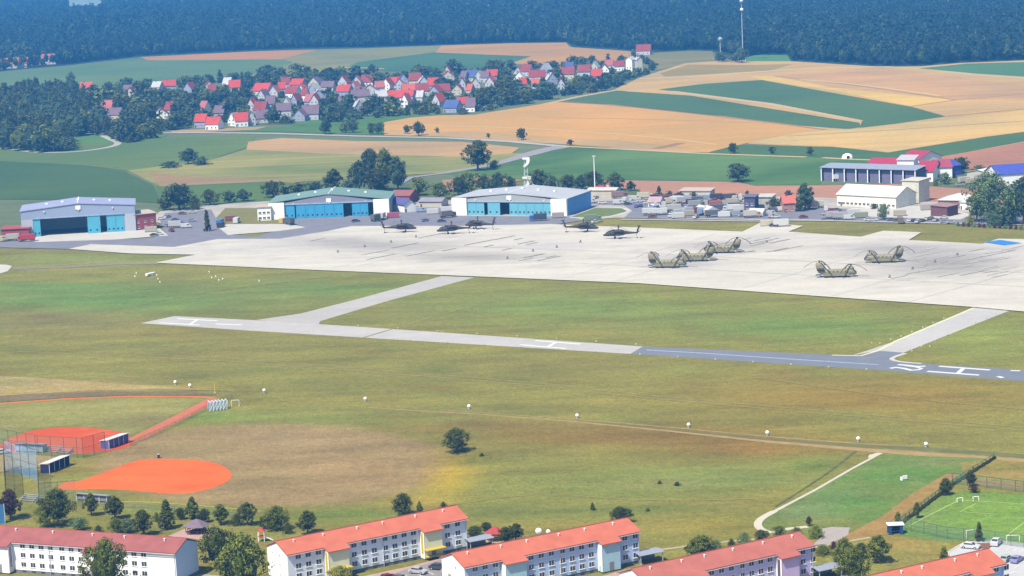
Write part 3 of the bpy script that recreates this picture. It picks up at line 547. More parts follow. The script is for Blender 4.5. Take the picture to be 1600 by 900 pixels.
sheet('clearing', [(84, 30), (90, 8), (112, -2), (170, -2), (166, 8), (160, 30)], mat('far_meadow', C(170, 190, 170), .9, .05, .01))
# ------------------------------------------------------------------ buildings
def frame_of(A, B):
    a, b = (at(*A) if len(A) == 2 else Vector(A)), (at(*B) if len(B) == 2 else Vector(B)); d = b - a
    return a, math.atan2(d.y, d.x), d.length
white = mat('white_render', C(252, 250, 244, .78), .9, .03, .5)
frame_m = mat('window_frame', (.75, .75, .74, 1), .5, .03)
glass_m = mat('window_glass', (.045, .05, .06, 1), .15, .3, .8, .5)
dark_m = mat('dark_opening', (.02, .02, .025, 1), .9, .1)
steel = mat('galvanised_steel', (.42, .43, .45, 1), .5, .08, 2, .4)
_W = {}
def window_meshes(w_, h_, split=2):
    k = (w_, h_, split)
    if k not in _W:
        f = MB(); e = .055
        for x0, x1, z0, z1 in ((-w_/2, w_/2, h_ - e, h_), (-w_/2, w_/2, 0, e), (-w_/2, -w_/2 + e, e, h_ - e), (w_/2 - e, w_/2, e, h_ - e)): f.box(x0, x1, -.05, .02, z0, z1)
        for i in range(1, split): x = -w_/2 + w_ * i / split; f.box(x - .035, x + .035, -.05, .02, e, h_ - e)
        f.box(-w_/2 - .1, w_/2 + .1, -.14, .02, -.08, 0)
        p = MB(); p.box(-w_/2 + e, w_/2 - e, -.03, .015, e, h_ - e)
        _W[k] = (f.mesh('window', frame_m), p.mesh('pane', glass_m))
    return _W[k]
def window(par, x, y, z, w_=1.5, h_=1.35, rz=0, split=2):
    f, p = window_meshes(w_, h_, split); o = link('window', f, par, (x, y, z), rz); link('pane', p, o); return o
def barrack(A, B, label, cols, towers, wall, tcol, roofc, stair, D=10.2, side_cols=(), eave=7.7, rh=1.95, gable=None, flip=False, vents=6, canopy=None):
    a, rz, L = frame_of(A, B); th = thing('apartment_block', label, 'apartment building', a, rz)
    Zb = .8
    w_ = MB(); w_.prism([(.0, Zb), (D, Zb), (D, eave), (D / 2, eave + rh - .15), (0, eave)], 'x', 0, L); w_.build('wall', wall, th)
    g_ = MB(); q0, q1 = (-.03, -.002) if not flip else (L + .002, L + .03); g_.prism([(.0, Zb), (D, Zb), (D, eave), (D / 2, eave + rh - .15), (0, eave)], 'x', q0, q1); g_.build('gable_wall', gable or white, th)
    p = MB(); p.box(.08, L - .08, .08, D - .08, -.2, Zb); p.build('plinth', mat('plinth_grey', C(150, 152, 160), .9), th)
    sl = rh / (D / 2); ov = .55; tk = .22
    r = MB()
    def slope(x0, x1, y0, y1, front=True):
        f = lambda y: eave + (y * sl if front else (D - y) * sl) + .02
        r.prism([(y0, f(y0)), (y1, f(y1)), (y1, f(y1) + tk), (y0, f(y0) + tk)], 'x', x0, x1)
    slope(-.35, L + .35, -ov, D / 2); slope(-.35, L + .35, D / 2, D + ov, False)
    for (x0, x1, dep) in towers: slope(x0 - .3, x1 + .3, -ov - dep, -ov)
    ro = r.build('roof', roofc, th)
    rc = MB(); rc.prism([(D / 2 - .22, eave + rh + .12), (D / 2 + .22, eave + rh + .12), (D / 2, eave + rh + .38)], 'x', -.3, L + .3); rc.build('ridge', mat('ridge_tile', C(176, 92, 74), .8), ro)
    for i in range(vents):
        x = L * (i + .5) / vents + R_.uniform(-1, 1); y = D * .36; v = MB(); zz = eave + y * sl
        v.cyl((0, 0, 0), (0, 0, .55), .16, n=8); v.cyl((0, 0, .5), (0, 0, .62), .26, n=8); link('roof_vent', v.mesh('roof_vent', frame_m), ro, (x, y, zz + .15))
    g = MB(); seg = [0] + [q for tt in towers for q in (tt[0], tt[1])] + [L]
    for x0, x1 in zip(seg[::2], seg[1::2]): g.cyl((x0 - .2, -ov - .06, eave - .32), (x1 + .2, -ov - .06, eave - .32), .09, n=6)
    g.build('gutter', steel, th)
    for x in (seg[1] - .25, (seg[2] + seg[3]) / 2 if len(seg) > 3 else L / 2, L - .25): d = MB(); d.cyl((x, -.12, .1), (x, -.12, eave - .3), .07, n=6); d.build('downpipe', steel, th)
    for (x0, x1, dep) in towers:
        t = MB(); zt = eave - dep * sl - .05
        t.prism([(-dep, .3), (-.004, .3), (-.004, eave - .05), (-dep, zt)], 'x', x0, x1); tw = t.build('stair_tower', tcol, th)
        s_ = MB(); xs = x0 if not flip else x1; dx = -.12 if not flip else .12
        for y0, y1 in ((-dep - .05, -dep + .35), (-.5, -.1)): s_.box(min(xs, xs + dx), max(xs, xs + dx), y0, y1, .4, zt - .1)
        s_.build('trim_strip', frame_m, tw)
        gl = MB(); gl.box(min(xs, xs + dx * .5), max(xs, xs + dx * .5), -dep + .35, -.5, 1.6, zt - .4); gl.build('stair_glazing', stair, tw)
        if canopy:
            c = MB(); c.box(x0 - .2, x1 + .2, -dep - 1.5, -dep, 2.5, 2.72); c.box(x0, x1, -dep - 1.1, -dep - .02, .9, 1.0); c.build('entrance_canopy', canopy, tw)
        dr = MB(); dr.box((x0 + x1) / 2 - .6, (x0 + x1) / 2 + .6, -dep - .05, -dep + .02, .35, 2.4); dr.build('door', mat('door_grey', (.2, .2, .22, 1)), tw)
    for x in cols:
        for k in range(3): window(th, x, -.02, 1.55 + k * 2.3, 1.45, 1.25)
    for x in cols: c = MB(); c.box(x - .5, x + .5, 0.0, .09, .35, .8); c.build('cellar_window', glass_m, th)
    for y in side_cols:
        for k in range(3): window(th, 0 if not flip else L, y, 1.7 + k * 2.3, .5, .6, -math.pi / 2 if not flip else math.pi / 2, 1)
    for x in [L * (i + .5) / 16 for i in range(16)]:
        for k in range(3): window(th, x, D + .02, 1.55 + k * 2.3, 1.45, 1.25, math.pi) if (int(x * 7) % 2 and abs(x - L / 2) < L * .2) else None
    return th
roof_red = mat('red_tiles', C(230, 130, 104), .85, .10, .35); roof_pink = mat('faded_red_tiles', C(210, 124, 110), .85, .11, .35); roof_dull = mat('dull_red_tiles', C(184, 110, 106), .85, .12, .35)
cols2 = [2.7, 5.3, 8.0, 17.4, 20.1, 22.8, 25.8, 28.4, 31.0, 33.6, 43.0, 45.9]
tw2 = [(9.6, 15.0, 1.9), (35.4, 40.4, 1.9)]
yel = mat('yellow_paint', C(246, 214, 70), .7, .05)
b2 = barrack((452, 917), (731, 858), 'white apartment block with shade-tinted front, bright yellow stair entrances and red roof', cols2, tw2, mat('render_shade_ice', C(226, 238, 250, .76), .9, .03), mat('render_cream', C(240, 242, 205, .7), .9, .04), roof_red, yel, side_cols=(4, 7.5), canopy=yel)  # wall's bluish tint is shade put into the colour; gable stays white
b3 = barrack((728, 938), (1000, 880), 'sky-blue apartment block with red roof right of the yellow-trimmed one', cols2, tw2, mat('render_sky', C(190, 216, 252, .72), .9, .03), mat('render_aqua', C(180, 220, 232, .7), .9, .04), roof_red, frame_m, side_cols=(4,))
b4 = barrack((1012, 965), (1271, 904), 'lilac apartment block with faded pink-red roof and white stair trim', cols2, tw2, mat('render_lilac', C(208, 206, 250, .72), .9, .03), mat('render_mauve', C(216, 200, 240, .7), .9, .04), roof_pink, mat('trim_dark', (.1, .08, .09, 1)), side_cols=(4,))
b5 = barrack((1312, 996), (1569, 934), 'blue apartment block beside the parking lot, only its red roof and top windows showing', cols2, tw2, mat('render_blue', C(172, 204, 252, .7), .9, .03), mat('render_blue_pale', C(186, 214, 248, .7), .9, .04), roof_red, frame_m)
b1 = barrack((-62, 888), (277, 914), 'long white apartment block at the left with dull red roof and violet shaded stair sides', [3, 5.6, 8.2, 18.4, 21, 23.6, 26.2, 29.4, 32, 34.6, 44.0, 46.6, 49.2, 51.8], [(10.2, 15.4, 1.9), (36.4, 41.6, 1.9)], mat('render_white', C(252, 252, 252, .78), .9, .02), mat('render_rose', C(248, 238, 244, .74), .9, .03), roof_dull, mat('shade_violet', C(190, 176, 226, .5)), flip=True, gable=mat('gable_pale_blue', C(200, 220, 250, .7), .9, .03))  # shade put into the colours: violet stair sides, pale blue right gable

def hangar(A, B, D, label, he, ha, doors, opening, wall, fascia, roofc, doorc, inset=.4, blockw=None, sidec=None, door_h=9, sign=True):
    """shell with a real opening: header, two end piers, sliding door leaves, a floor and the hollow inside"""
    a, rz, L = frame_of(A, B); th = thing('hangar', label, 'hangar', a, rz)
    x0, x1 = opening[0] * L, opening[1] * L
    w_ = MB(); w_.box(0, .4, .4, D, 0, he); w_.box(0, L, D, D + .4, 0, he); w_.build('wall', wall, th)
    w2 = MB(); w2.box(L - .4, L, .4, D, 0, he); w2.build('side_wall', sidec or wall, th)
    f = MB(); hz_ = door_h
    f.prism([(x0, hz_), (x1, hz_), (x1, he), (L / 2, ha), (x0, he)] if blockw else [(0, hz_), (L, hz_), (L, he), (L / 2, ha), (0, he)], 'y', 0, .4); f.build('gable_fascia', fascia, th)
    e = -1.2 if blockw else 0; top = he + .25 if blockw else hz_
    for xa, xb in ((0, x0), (x1, L)): p = MB(); p.box(xa, xb, e, .4, 0, top); p.build('door_pier', white if blockw else wall, th)
    r = MB(); ov = .5
    k = (ha - he) / (L / 2)
    r.prism([(-ov, he + .45), (L / 2, ha + .5), (L + ov, he + .45), (L + ov, he + .1), (L / 2, ha + .12), (-ov, he + .1)], 'y', -.3, D + .7); ro = r.build('roof', roofc, th)
    rr = MB(); rr.cyl((L / 2, -.3, ha + .52), (L / 2, D + .6, ha + .52), .25, n=6); rr.build('ridge_cap', frame_m, ro)
    for i in range(5): v = MB(); v.box(-.6, .6, -.8, .8, 0, .7); link('skylight', v.mesh('skylight', frame_m), ro, (L * (.22 + .14 * i), D * .55, he + min(L * (.22 + .14 * i), L - L * (.22 + .14 * i)) * k + .35))
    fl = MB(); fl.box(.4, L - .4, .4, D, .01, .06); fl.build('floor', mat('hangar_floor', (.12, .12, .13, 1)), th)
    g = MB(); g.box(x0, x1, -.55, -.003, hz_ - .05, hz_ + .5); g.build('door_track', mat('track_blue', C(190, 215, 240)), th)
    for i, (u0, u1) in enumerate(doors):
        d = MB(); n = max(1, round((u1 - u0) * L / 5)); yy = -.3 if i % 2 else -.15
        for q in range(n):
            xa = u0 * L + (u1 - u0) * L * q / n; xb = u0 * L + (u1 - u0) * L * (q + 1) / n
            d.box(xa + .04, xb - .04, yy, yy + .14, .1, hz_ - .06); d.box(xa + .1, xa + .3, yy - .07, yy, .2, hz_ - .1)
        dd = d.build('door_leaf', doorc, th)
        wn = MB()
        for q in range(n * 2): xa = u0 * L + (u1 - u0) * L * (q + .3) / (n * 2); wn.box(xa, xa + .9, yy - .05, yy - .002, 1.5, 2.4)
        wn.build('door_window', glass_m, dd)
    if sign: s_ = MB(); s_.box(L * .48, L * .48 + 2.6, -.35, -.02, he - .3, he + 1.6); s_.build('sign_board', frame_m, th)
    la = MB()
    for q in range(3): la.box(L * (.2 + .3 * q), L * (.2 + .3 * q) + .6, -.5, -.02, he - .8, he - .3)
    la.build('flood_lamp', frame_m, th)
    return th, L
cyan = mat('cyan_door_paint', C(112, 215, 248), .6, .05, .4); cyan2 = mat('deep_cyan_door_paint', C(84, 192, 244), .6, .05, .4)
ps = mat('pale_blue_cladding', C(190, 205, 236), .7, .03, .3)
h1, L1 = hangar((35, 372), (213, 361), 28, 'large hangar with blue-violet roof and its cyan doors pushed half open at far left', 13.2, 15.6, [(.10, .165), (.575, .69), (.745, .90)], (.10, .90), mat('white_cladding', C(226, 232, 244), .7, .03, .3), ps, mat('blue_violet_roof', C(184, 190, 226), .6, .06, .1), cyan, door_h=9.2)
h2, L2 = hangar((421, 344), (609, 337), 30, 'low hangar with green roof and deep cyan doors between white end piers', 8.6, 12.2, [(.13, .215), (.225, .62), (.69, .825)], (.13, .87), mat('grey_cladding', C(200, 205, 205), .7, .03, .3), mat('mauve_cladding', C(172, 168, 186), .7, .05, .3), mat('green_roof', C(142, 176, 166), .7, .07, .1), cyan2, blockw=1, door_h=7.6)
h3, L3 = hangar((708, 336.5), (887, 338), 34, 'hangar with pale grey roof, light cyan doors and a blue side wall', 8.6, 11.2, [(.13, .28), (.31, .42), (.50, .865)], (.13, .865), mat('white_cladding', C(226, 232, 244)), mat('grey_cladding', C(180, 180, 190)), mat('pale_roof', C(214, 216, 222), .6, .05, .1), mat('light_cyan_door', C(135, 215, 240), .6, .05, .4), blockw=1, sidec=mat('blue_cladding', C(120, 180, 250, .66), .7, .06, .3), door_h=7.0)
# low hut helper used for annexes, farm, village and barns
def hut(A, B, D, he, rh, wall, roofc, label, cat='building', name='building', ridge='x', wins=0, rows=1, door=True, group=None, ov=.5, lean=None, chimney=False, ww=1.2):
    a, rz, L = frame_of(A, B); th = thing(name, label, cat, a, rz, group)
    w_ = MB(); r = MB(); tk = .18
    if ridge == 'x':
        w_.prism([(0, -.2), (D, -.2), (D, he), (D / 2, he + rh), (0, he)], 'x', 0, L); sl = rh / (D / 2)
        r.prism([(-ov, he - ov * sl + .03), (D / 2, he + rh + .03), (D + ov, he - ov * sl + .03), (D + ov, he - ov * sl + tk), (D / 2, he + rh + tk + .05), (-ov, he - ov * sl + tk)], 'x', -ov, L + ov)
    elif ridge == 'y':
        w_.prism([(0, -.2), (L, -.2), (L, he), (L / 2, he + rh), (0, he)], 'y', 0, D); sl = rh / (L / 2)
        r.prism([(-ov, he - ov * sl + .03), (L / 2, he + rh + .03), (L + ov, he - ov * sl + .03), (L + ov, he - ov * sl + tk), (L / 2, he + rh + tk + .05), (-ov, he - ov * sl + tk)], 'y', -ov, D + ov)
    elif ridge == 'hip':
        w_.box(0, L, 0, D, -.2, he); q = min(L, D) / 2
        v = [(-ov, -ov, he + .02), (L + ov, -ov, he + .02), (L + ov, D + ov, he + .02), (-ov, D + ov, he + .02), (q, D / 2, he + rh), (L - q + .01, D / 2, he + rh)]
        r.add(v, [(0, 1, 5, 4), (1, 2, 5), (2, 3, 4, 5), (3, 0, 4), (3, 2, 1, 0)])
    else:
        w_.box(0, L, 0, D, -.2, he); r.prism([(-ov, he + .02), (D + ov, he + .02 + rh), (D + ov, he + .24 + rh), (-ov, he + .24)], 'x', -ov, L + ov)
        if rh > .3: w_.prism([(.02, he), (D, he), (D, he + rh * .98)], 'x', .02, L - .02)
    w_.build('wall', wall, th); ro = r.build('roof', roofc, th)
    if chimney: c = MB(); c.box(L * .3, L * .3 + .8, D * .45, D * .45 + .8, he + rh * .6, he + rh + 1); c.build('chimney', mat('chimney_brick', C(150, 110, 100)), ro)
    for k in range(rows):
        for i in range(wins): window(th, L * (i + .6) / (wins + .2), -.02, 1.1 + k * 2.7, ww, 1.2)
    if door: d = MB(); d.box(L * .06, L * .06 + 1.0, -.05, .02, 0, 2.1); d.build('door', mat('door_brown', (.1, .07, .06, 1)), th)
    return th
brick = mat('red_brick', C(200, 98, 96), .9, .08, .8)
tanroof = mat('tan_roof', C(226, 205, 190), .85, .06); tan_w = mat('beige_wall', C(238, 230, 208), .85, .05)
hut((211, 361), (245, 357.5), 12, 8.2, .6, brick, tanroof, 'red brick annex with small white windows right of the violet-roofed hangar', ridge='mono', wins=3, rows=2)
hut((3, 375), (46, 373), 10, 5.2, .4, brick, mat('red_roof_flat', C(196, 96, 92)), 'low red brick building in front of the left end of the big hangar', ridge='mono', wins=3)
hut((403, 346), (424, 345), 9, 7.2, .3, white, tanroof, 'small white two-storey office with two rows of windows left of the green-roofed hangar', ridge='mono', wins=3, rows=2, ww=1.5)
hut((610, 318), (640, 318), 14, 4.2, 2.2, brick, mat('red_brown_roof', C(176, 112, 106), .85, .08), 'low brown-red roofed building behind the right end of the green hangar')
hut((632, 333), (650, 331), 16, 4.4, 2.4, white, mat('violet_roof', C(110, 108, 172)), 'small white gabled shed with violet roof between two hangars', ridge='y', name='shed', cat='shed')
hut((655, 325), (690, 325), 10, 3.4, 1.4, tan_w, mat('mauve_roof', C(176, 165, 182)), 'long low mauve-roofed shed between the green and grey hangars', name='shed', cat='shed')
hut((918, 309), (962, 309), 9, 4.0, .9, mat('cream_wall', C(236, 226, 205)), mat('cream_roof', C(240, 230, 214)), 'long low cream building behind the parking yard near the tall pole')
hut((1013, 325), (1031, 325), 8, 3.2, 2.0, white, mat('pink_roof', C(214, 180, 186)), 'small hut with pale pink roof behind two white containers', name='hut', cat='hut')
hut((1062, 308), (1110, 308), 9, 3.2, .6, tan_w, tanroof, 'low tan shed in the middle of the vehicle yard', name='shed', cat='shed', ridge='mono')
hut((1179, 328), (1206, 328), 9, 6.4, .5, mat('pale_grey_wall', C(222, 220, 210)), mat('pale_grey_roof', C(226, 222, 214)), 'plain pale grey box building beside a dark round tree in the yard', ridge='mono')
hut((1163, 333), (1180, 333), 8, 8.0, .4, mat('slate_violet', C(110, 104, 136)), mat('slate_roof', C(130, 128, 150)), 'tall dark violet-grey block in the middle of the vehicle yard', ridge='mono', wins=2, rows=2)
hut((1225, 333), (1243, 332), 8, 5.0, 3.0, mat('salmon_wall', C(214, 160, 140)), mat('orange_roof', C(232, 128, 112)), 'small house with orange-red roof between two dark trees at the airfield edge', 'house', 'house', wins=2, chimney=True)
# long white hall with tower block
hut((1308, 322), (1400, 327), 19, 6.0, 4.0, mat('hall_wall', C(248, 242, 226, .72)), mat('white_roof', C(250, 248, 238, .54), .8, .03), 'long hall with white gabled roof and a row of low windows', wins=14, ww=1.6)
a_ = hut((1410, 317), (1436, 318), 12, 11.2, .3, mat('cream_block', C(246, 242, 220, .54)), mat('cream_roof', C(240, 230, 214)), 'square cream tower block behind the right end of the white hall', ridge='mono')
hut((1466, 326), (1519, 327), 16, 4.2, 2.6, mat('brown_wall', C(170, 128, 122)), mat('white_roof', C(250, 248, 238)), 'white hip-roofed building with brown front left of the big light tree', ridge='hip', wins=6)
hut((1480, 340), (1497, 336), 9, 5.0, .4, mat('dark_brick', C(140, 92, 96)), mat('red_edge_roof', C(190, 150, 146)), 'dark brick shed with flat roof in front of the hip-roofed building', ridge='mono', name='shed', cat='shed')
hut((1500, 328), (1517, 330), 6, 3.8, .3, white, mat('white_roof', C(250, 248, 238)), 'small white kiosk with flat roof beneath the big light tree', ridge='mono', name='kiosk', cat='kiosk')
# farm with red roofs
mag = mat('crimson_roof', C(200, 68, 92), .8, .06, .3)
hut((1352, 276), (1412, 277), 24, 4.6, 4.5, white, mag, 'long crimson-roofed barn with white roof domes behind the open shed', 'barn', 'barn')
hut((1402, 276), (1428, 276), 12, 9.0, 1.5, white, mat('pale_roof2', C(225, 215, 225)), 'white blocky farmhouse wing standing between crimson barn roofs', 'house', 'house', ridge='mono', wins=3)
hut((1407, 262), (1436, 264), 20, 5.5, 3.5, white, mag, 'small crimson barn roof behind the white farmhouse wing', 'barn', 'barn')
hut((1432, 284), (1458, 284), 26, 5.4, 4.4, white, mag, 'crimson-roofed barn with white gable beside small garden trees', 'barn', 'barn', wins=3)
hut((1464, 280), (1488, 279), 22, 6.2, 3.2, white, mat('crimson_dull', C(190, 90, 110)), 'white barn with dull crimson roof at the right end of the farm', 'barn', 'barn', door=True)
hut((1488, 275), (1502, 273), 14, 5.5, 2.5, mat('blue_wall', C(110, 120, 214)), mat('blue_roof', C(90, 100, 200)), 'small bright blue shed at the right end of the crimson-roofed farm', 'shed', 'shed')
hut((1560, 291), (1640, 286), 20, 6.0, 4.0, white, mat('blue_roof', C(90, 100, 200)), 'large white-edged hall with blue roof at the right edge', wins=3)
hut((1545, 281), (1572, 276), 14, 3.6, 1.4, tan_w, mat('white_roof', C(250, 248, 238)), 'low white-roofed outbuilding left of the blue-roofed hall', 'shed', 'shed')
th = thing('dome_tent', 'small white dome tent on the edge of the green crop field', 'tent', at(1324, 248)); m_ = MB(); m_.loft([[(3.4 * math.cos(q * .628) * k, 3 * math.sin(q * .628) * k, z * .75) for q in range(10)] for k, z in ((1, 0), (.96, 1.6), (.8, 3), (.4, 4), (.1, 4.2))]); m_.build('cover', white, th); m_ = MB(); m_.box(-.8, .8, -3.1, -2.7, 0, 2); m_.build('door', dark_m, th)
# open shed on posts
a, rz, L = frame_of((1283, 283), (1431, 288)); th = thing('open_shed', 'long open-fronted shed on pale posts in front of the crimson farm', 'shed', a, rz)
m_ = MB(); m_.prism([(-.6, 7.4), (12, 8.6), (12, 8.9), (-.6, 7.7)], 'x', -.6, L + .6); m_.build('roof', mat('shed_roof', C(178, 186, 206), .6), th)
m_ = MB(); m_.box(0, L, 11.6, 11.9, 0, 8.5); m_.box(.02, .3, 1, 11.6, 0, 7.4); m_.box(L - .3, L, 1, 11.6, 0, 7.4); m_.build('wall', mat('shed_wall', C(118, 118, 140)), th)
for i in range(9): m_ = MB(); m_.box(-.25, .25, -.25, .25, 0, 7.35); link('post', m_.mesh('post', frame_m), th, ((L - .6) * i / 8 + .3, 0, 0))
for i in range(8): d = MB(); d.box(0, L / 8 - 1.4, 0, .3, 0, 6.6); link('bay_shade_panel', d.mesh('bay_shade_panel', mat('bay_shade_violet', C(140, 136, 168))), th, ((L - .6) * i / 8 + 1.0, 1.2, 0))  # added panels, coloured and paled so the recessed bays read less dark
# ------------------------------------------------------------------ village
roofs = {'r': mat('village_roof_red', C(228, 88, 72), .85, .1, .2), 'm': mat('village_roof_maroon', C(176, 84, 78), .85, .1, .2), 'o': mat('village_roof_orange', C(232, 118, 92), .85, .1, .2),
         'v': mat('village_roof_violet', C(146, 120, 134), .85, .1, .2), 'b': mat('village_roof_blue', C(98, 116, 176), .85, .1, .2), 'p': mat('village_roof_pink', C(212, 124, 118), .85, .1, .2), 'w': mat('village_roof_white', C(225, 222, 222), .85, .1, .2)}
rn = {'r': 'red', 'm': 'maroon', 'o': 'orange', 'v': 'violet-grey', 'b': 'blue', 'p': 'pink-red', 'w': 'pale'}
vwalls = [white, mat('village_cream', C(246, 238, 214, .52)), mat('village_white', C(240, 240, 244, .52)), mat('village_lilac', C(200, 205, 232, .5))]
HS = [(135, 146, 'o', 18, 'e'), (197, 152, 'v', 13, 'e'), (203, 154, 'm', 14, 'g'), (243, 143, 'w', 14, 'e'), (265, 141, 'r', 20, 'e'), (293, 146, 'm', 16, 'g'), (327, 141, 'm', 17, 'g'), (353, 140, 'w', 13, 'e'), (366, 143, 'r', 18, 'e'),
      (165, 176, 'p', 20, 'e'), (177, 187, 'v', 22, 'e'), (250, 186, 'm', 26, 'g'), (262, 180, 'm', 14, 'e'), (312, 200, 'r', 18, 'e'), (331, 203, 'r', 22, 'e'), (342, 186, 'v', 16, 'e'), (362, 197, 'w', 14, 'g'), (378, 198, 'r', 20, 'e'), (393, 196, 'v', 14, 'g'), (405, 180, 'm', 20, 'e'), (410, 192, 'v', 18, 'e'),
      (406, 148, 'r', 28, 'e'), (408, 158, 'v', 13, 'g'), (427, 153, 'p', 15, 'g'), (446, 138, 'm', 13, 'e'), (462, 141, 'r', 22, 'e'), (470, 149, 'o', 17, 'g'), (454, 153, 'm', 20, 'e'), (490, 138, 'v', 18, 'g'), (488, 150, 'w', 16, 'g'), (511, 143, 'v', 20, 'e'), (498, 160, 'w', 24, 'g'), (535, 137, 'm', 15, 'g'),
      (535, 150, 'r', 22, 'e'), (552, 146, 'o', 14, 'g'), (557, 136, 'p', 14, 'g'), (573, 134, 'm', 20, 'e'), (578, 150, 'p', 24, 'g'), (595, 145, 'p', 14, 'e'), (603, 141, 'm', 14, 'g'), (614, 139, 'r', 15, 'e'), (624, 141, 'p', 17, 'g'), (630, 132, 'v', 15, 'g'), (640, 150, 'o', 22, 'e'), (648, 134, 'm', 18, 'e'), (662, 135, 'w', 15, 'g'), (660, 150, 'm', 20, 'e'), (676, 141, 'r', 16, 'e'),
      (694, 149, 'm', 20, 'e'), (678, 152, 'm', 18, 'g'), (700, 127, 'r', 20, 'g'), (714, 149, 'm', 16, 'g'), (735, 127, 'b', 20, 'e'), (747, 128, 'w', 13, 'g'), (769, 126, 'r', 17, 'e'), (757, 129, 'v', 12, 'e'), (743, 141, 'm', 15, 'g'), (765, 139, 'p', 15, 'g'),
      (447, 170, 'w', 13, 'g'), (444, 182, 'v', 22, 'e'), (467, 190, 'v', 20, 'g'), (485, 188, 'v', 26, 'e'), (491, 168, 'm', 15, 'g'), (482, 167, 'p', 15, 'e'), (422, 170, 'v', 14, 'e'), (565, 160, 'v', 28, 'e'), (562, 175, 'w', 13, 'g'), (597, 158, 'w', 18, 'e'), (620, 160, 'r', 28, 'e'), (632, 168, 'p', 12, 'g'), (681, 168, 'r', 14, 'g'), (703, 176, 'b', 24, 'e'), (726, 170, 'r', 20, 'e'), (735, 175, 'v', 14, 'e'),
      (809, 119, 'p', 14, 'g'), (820, 119, 'm', 17, 'e'), (811, 129, 'w', 18, 'g'), (840, 126, 'm', 26, 'e'), (849, 117, 'w', 14, 'g'), (863, 132, 'w', 16, 'g'), (886, 124, 'm', 22, 'e'), (890, 115, 'b', 13, 'e'), (912, 120, 'm', 20, 'e'), (928, 113, 'w', 12, 'g'), (932, 126, 'r', 16, 'e'), (945, 117, 'm', 14, 'g'), (953, 108, 'p', 12, 'e'), (968, 111, 'm', 16, 'e'), (983, 113, 'w', 11, 'g'), (1000, 113, 'w', 9, 'g'), (1005, 85, 'm', 22, 'e')]
hr = random.Random(5)
def row(y, x):
    f = (y - (142 - (x - 400) * .055))
    return 'back' if f < -2 else ('middle' if f < 16 else 'front')
def house(px, py, rc, wpx, typ, key=None, group='houses of the far village'):
    s = scl(px, py); W = wpx / s * .98; D = min(max(10, W * .85), 15); he = hr.uniform(3.8, 5.4); rh = hr.uniform(4.6, 6.2)
    tall = px in (983, 1000)
    if tall: he, rh, D = 12, 2.5, 9
    a = at(px, py); ang = hr.uniform(-.45, .35) - .1
    a2 = a + Vector((-math.cos(ang) * W / 2, -math.sin(ang) * W / 2, 0)); b2_ = a + Vector((math.cos(ang) * W / 2, math.sin(ang) * W / 2, 0))
    wl = hr.choice(vwalls)
    th = hut(tuple(a2), tuple(b2_), D, he, rh, wl, roofs[rc], None, 'house', 'house', ridge='x' if typ == 'e' else 'y', wins=2 if W < 9 else 3, rows=2 if he > 4.2 and typ == 'g' or tall else 1, group=group, chimney=True)
    key = key or '%s-roofed %s house in the far village\'s %s rows' % (rn[rc], 'gable-on' if typ == 'g' else 'side-on', row(py, px))
    pend(th, key, px); return th
HOUSES = []
for q in HS:
    if q[0] < 1002: house(*q); HOUSES.append(q)
_x = random.Random(9); _n = 0
while _n < 34:
    x = _x.uniform(300, 760) if _n < 26 else _x.uniform(790, 960); y = 148 - (x - 400) * .052 + _x.uniform(-12, 30) * (1 if x < 760 else .6); w0 = _x.uniform(8, 13)
    if all(abs(x - q[0]) > (q[3] + w0) * .42 or abs(y - q[1]) > 5.5 for q in HOUSES):
        q = (x, y, _x.choice('rmmpowvw'), w0, _x.choice('eg')); house(*q); HOUSES.append(q)
    _n += 1
house(1005, 86, 'm', 22, 'e', 'maroon-roofed house standing alone at the forest edge above the village', 'houses at the forest edge')
for x, y, c, w_ in ((64, 101, 'p', 46), (16, 107, 'o', 52)):
    s = scl(x, y); a = at(x, y); W = w_ / s; hut(tuple(a - Vector((W / 2, 0, 0))), tuple(a + Vector((W / 2, -2, 0))), 14, 6, 6, vwalls[1], roofs[c], {64: 'long pink-red roofed building among the trees of the far-left hamlet', 16: 'long orange-roofed building at the left edge below the forest'}[x], 'house', 'house', wins=6, chimney=True)
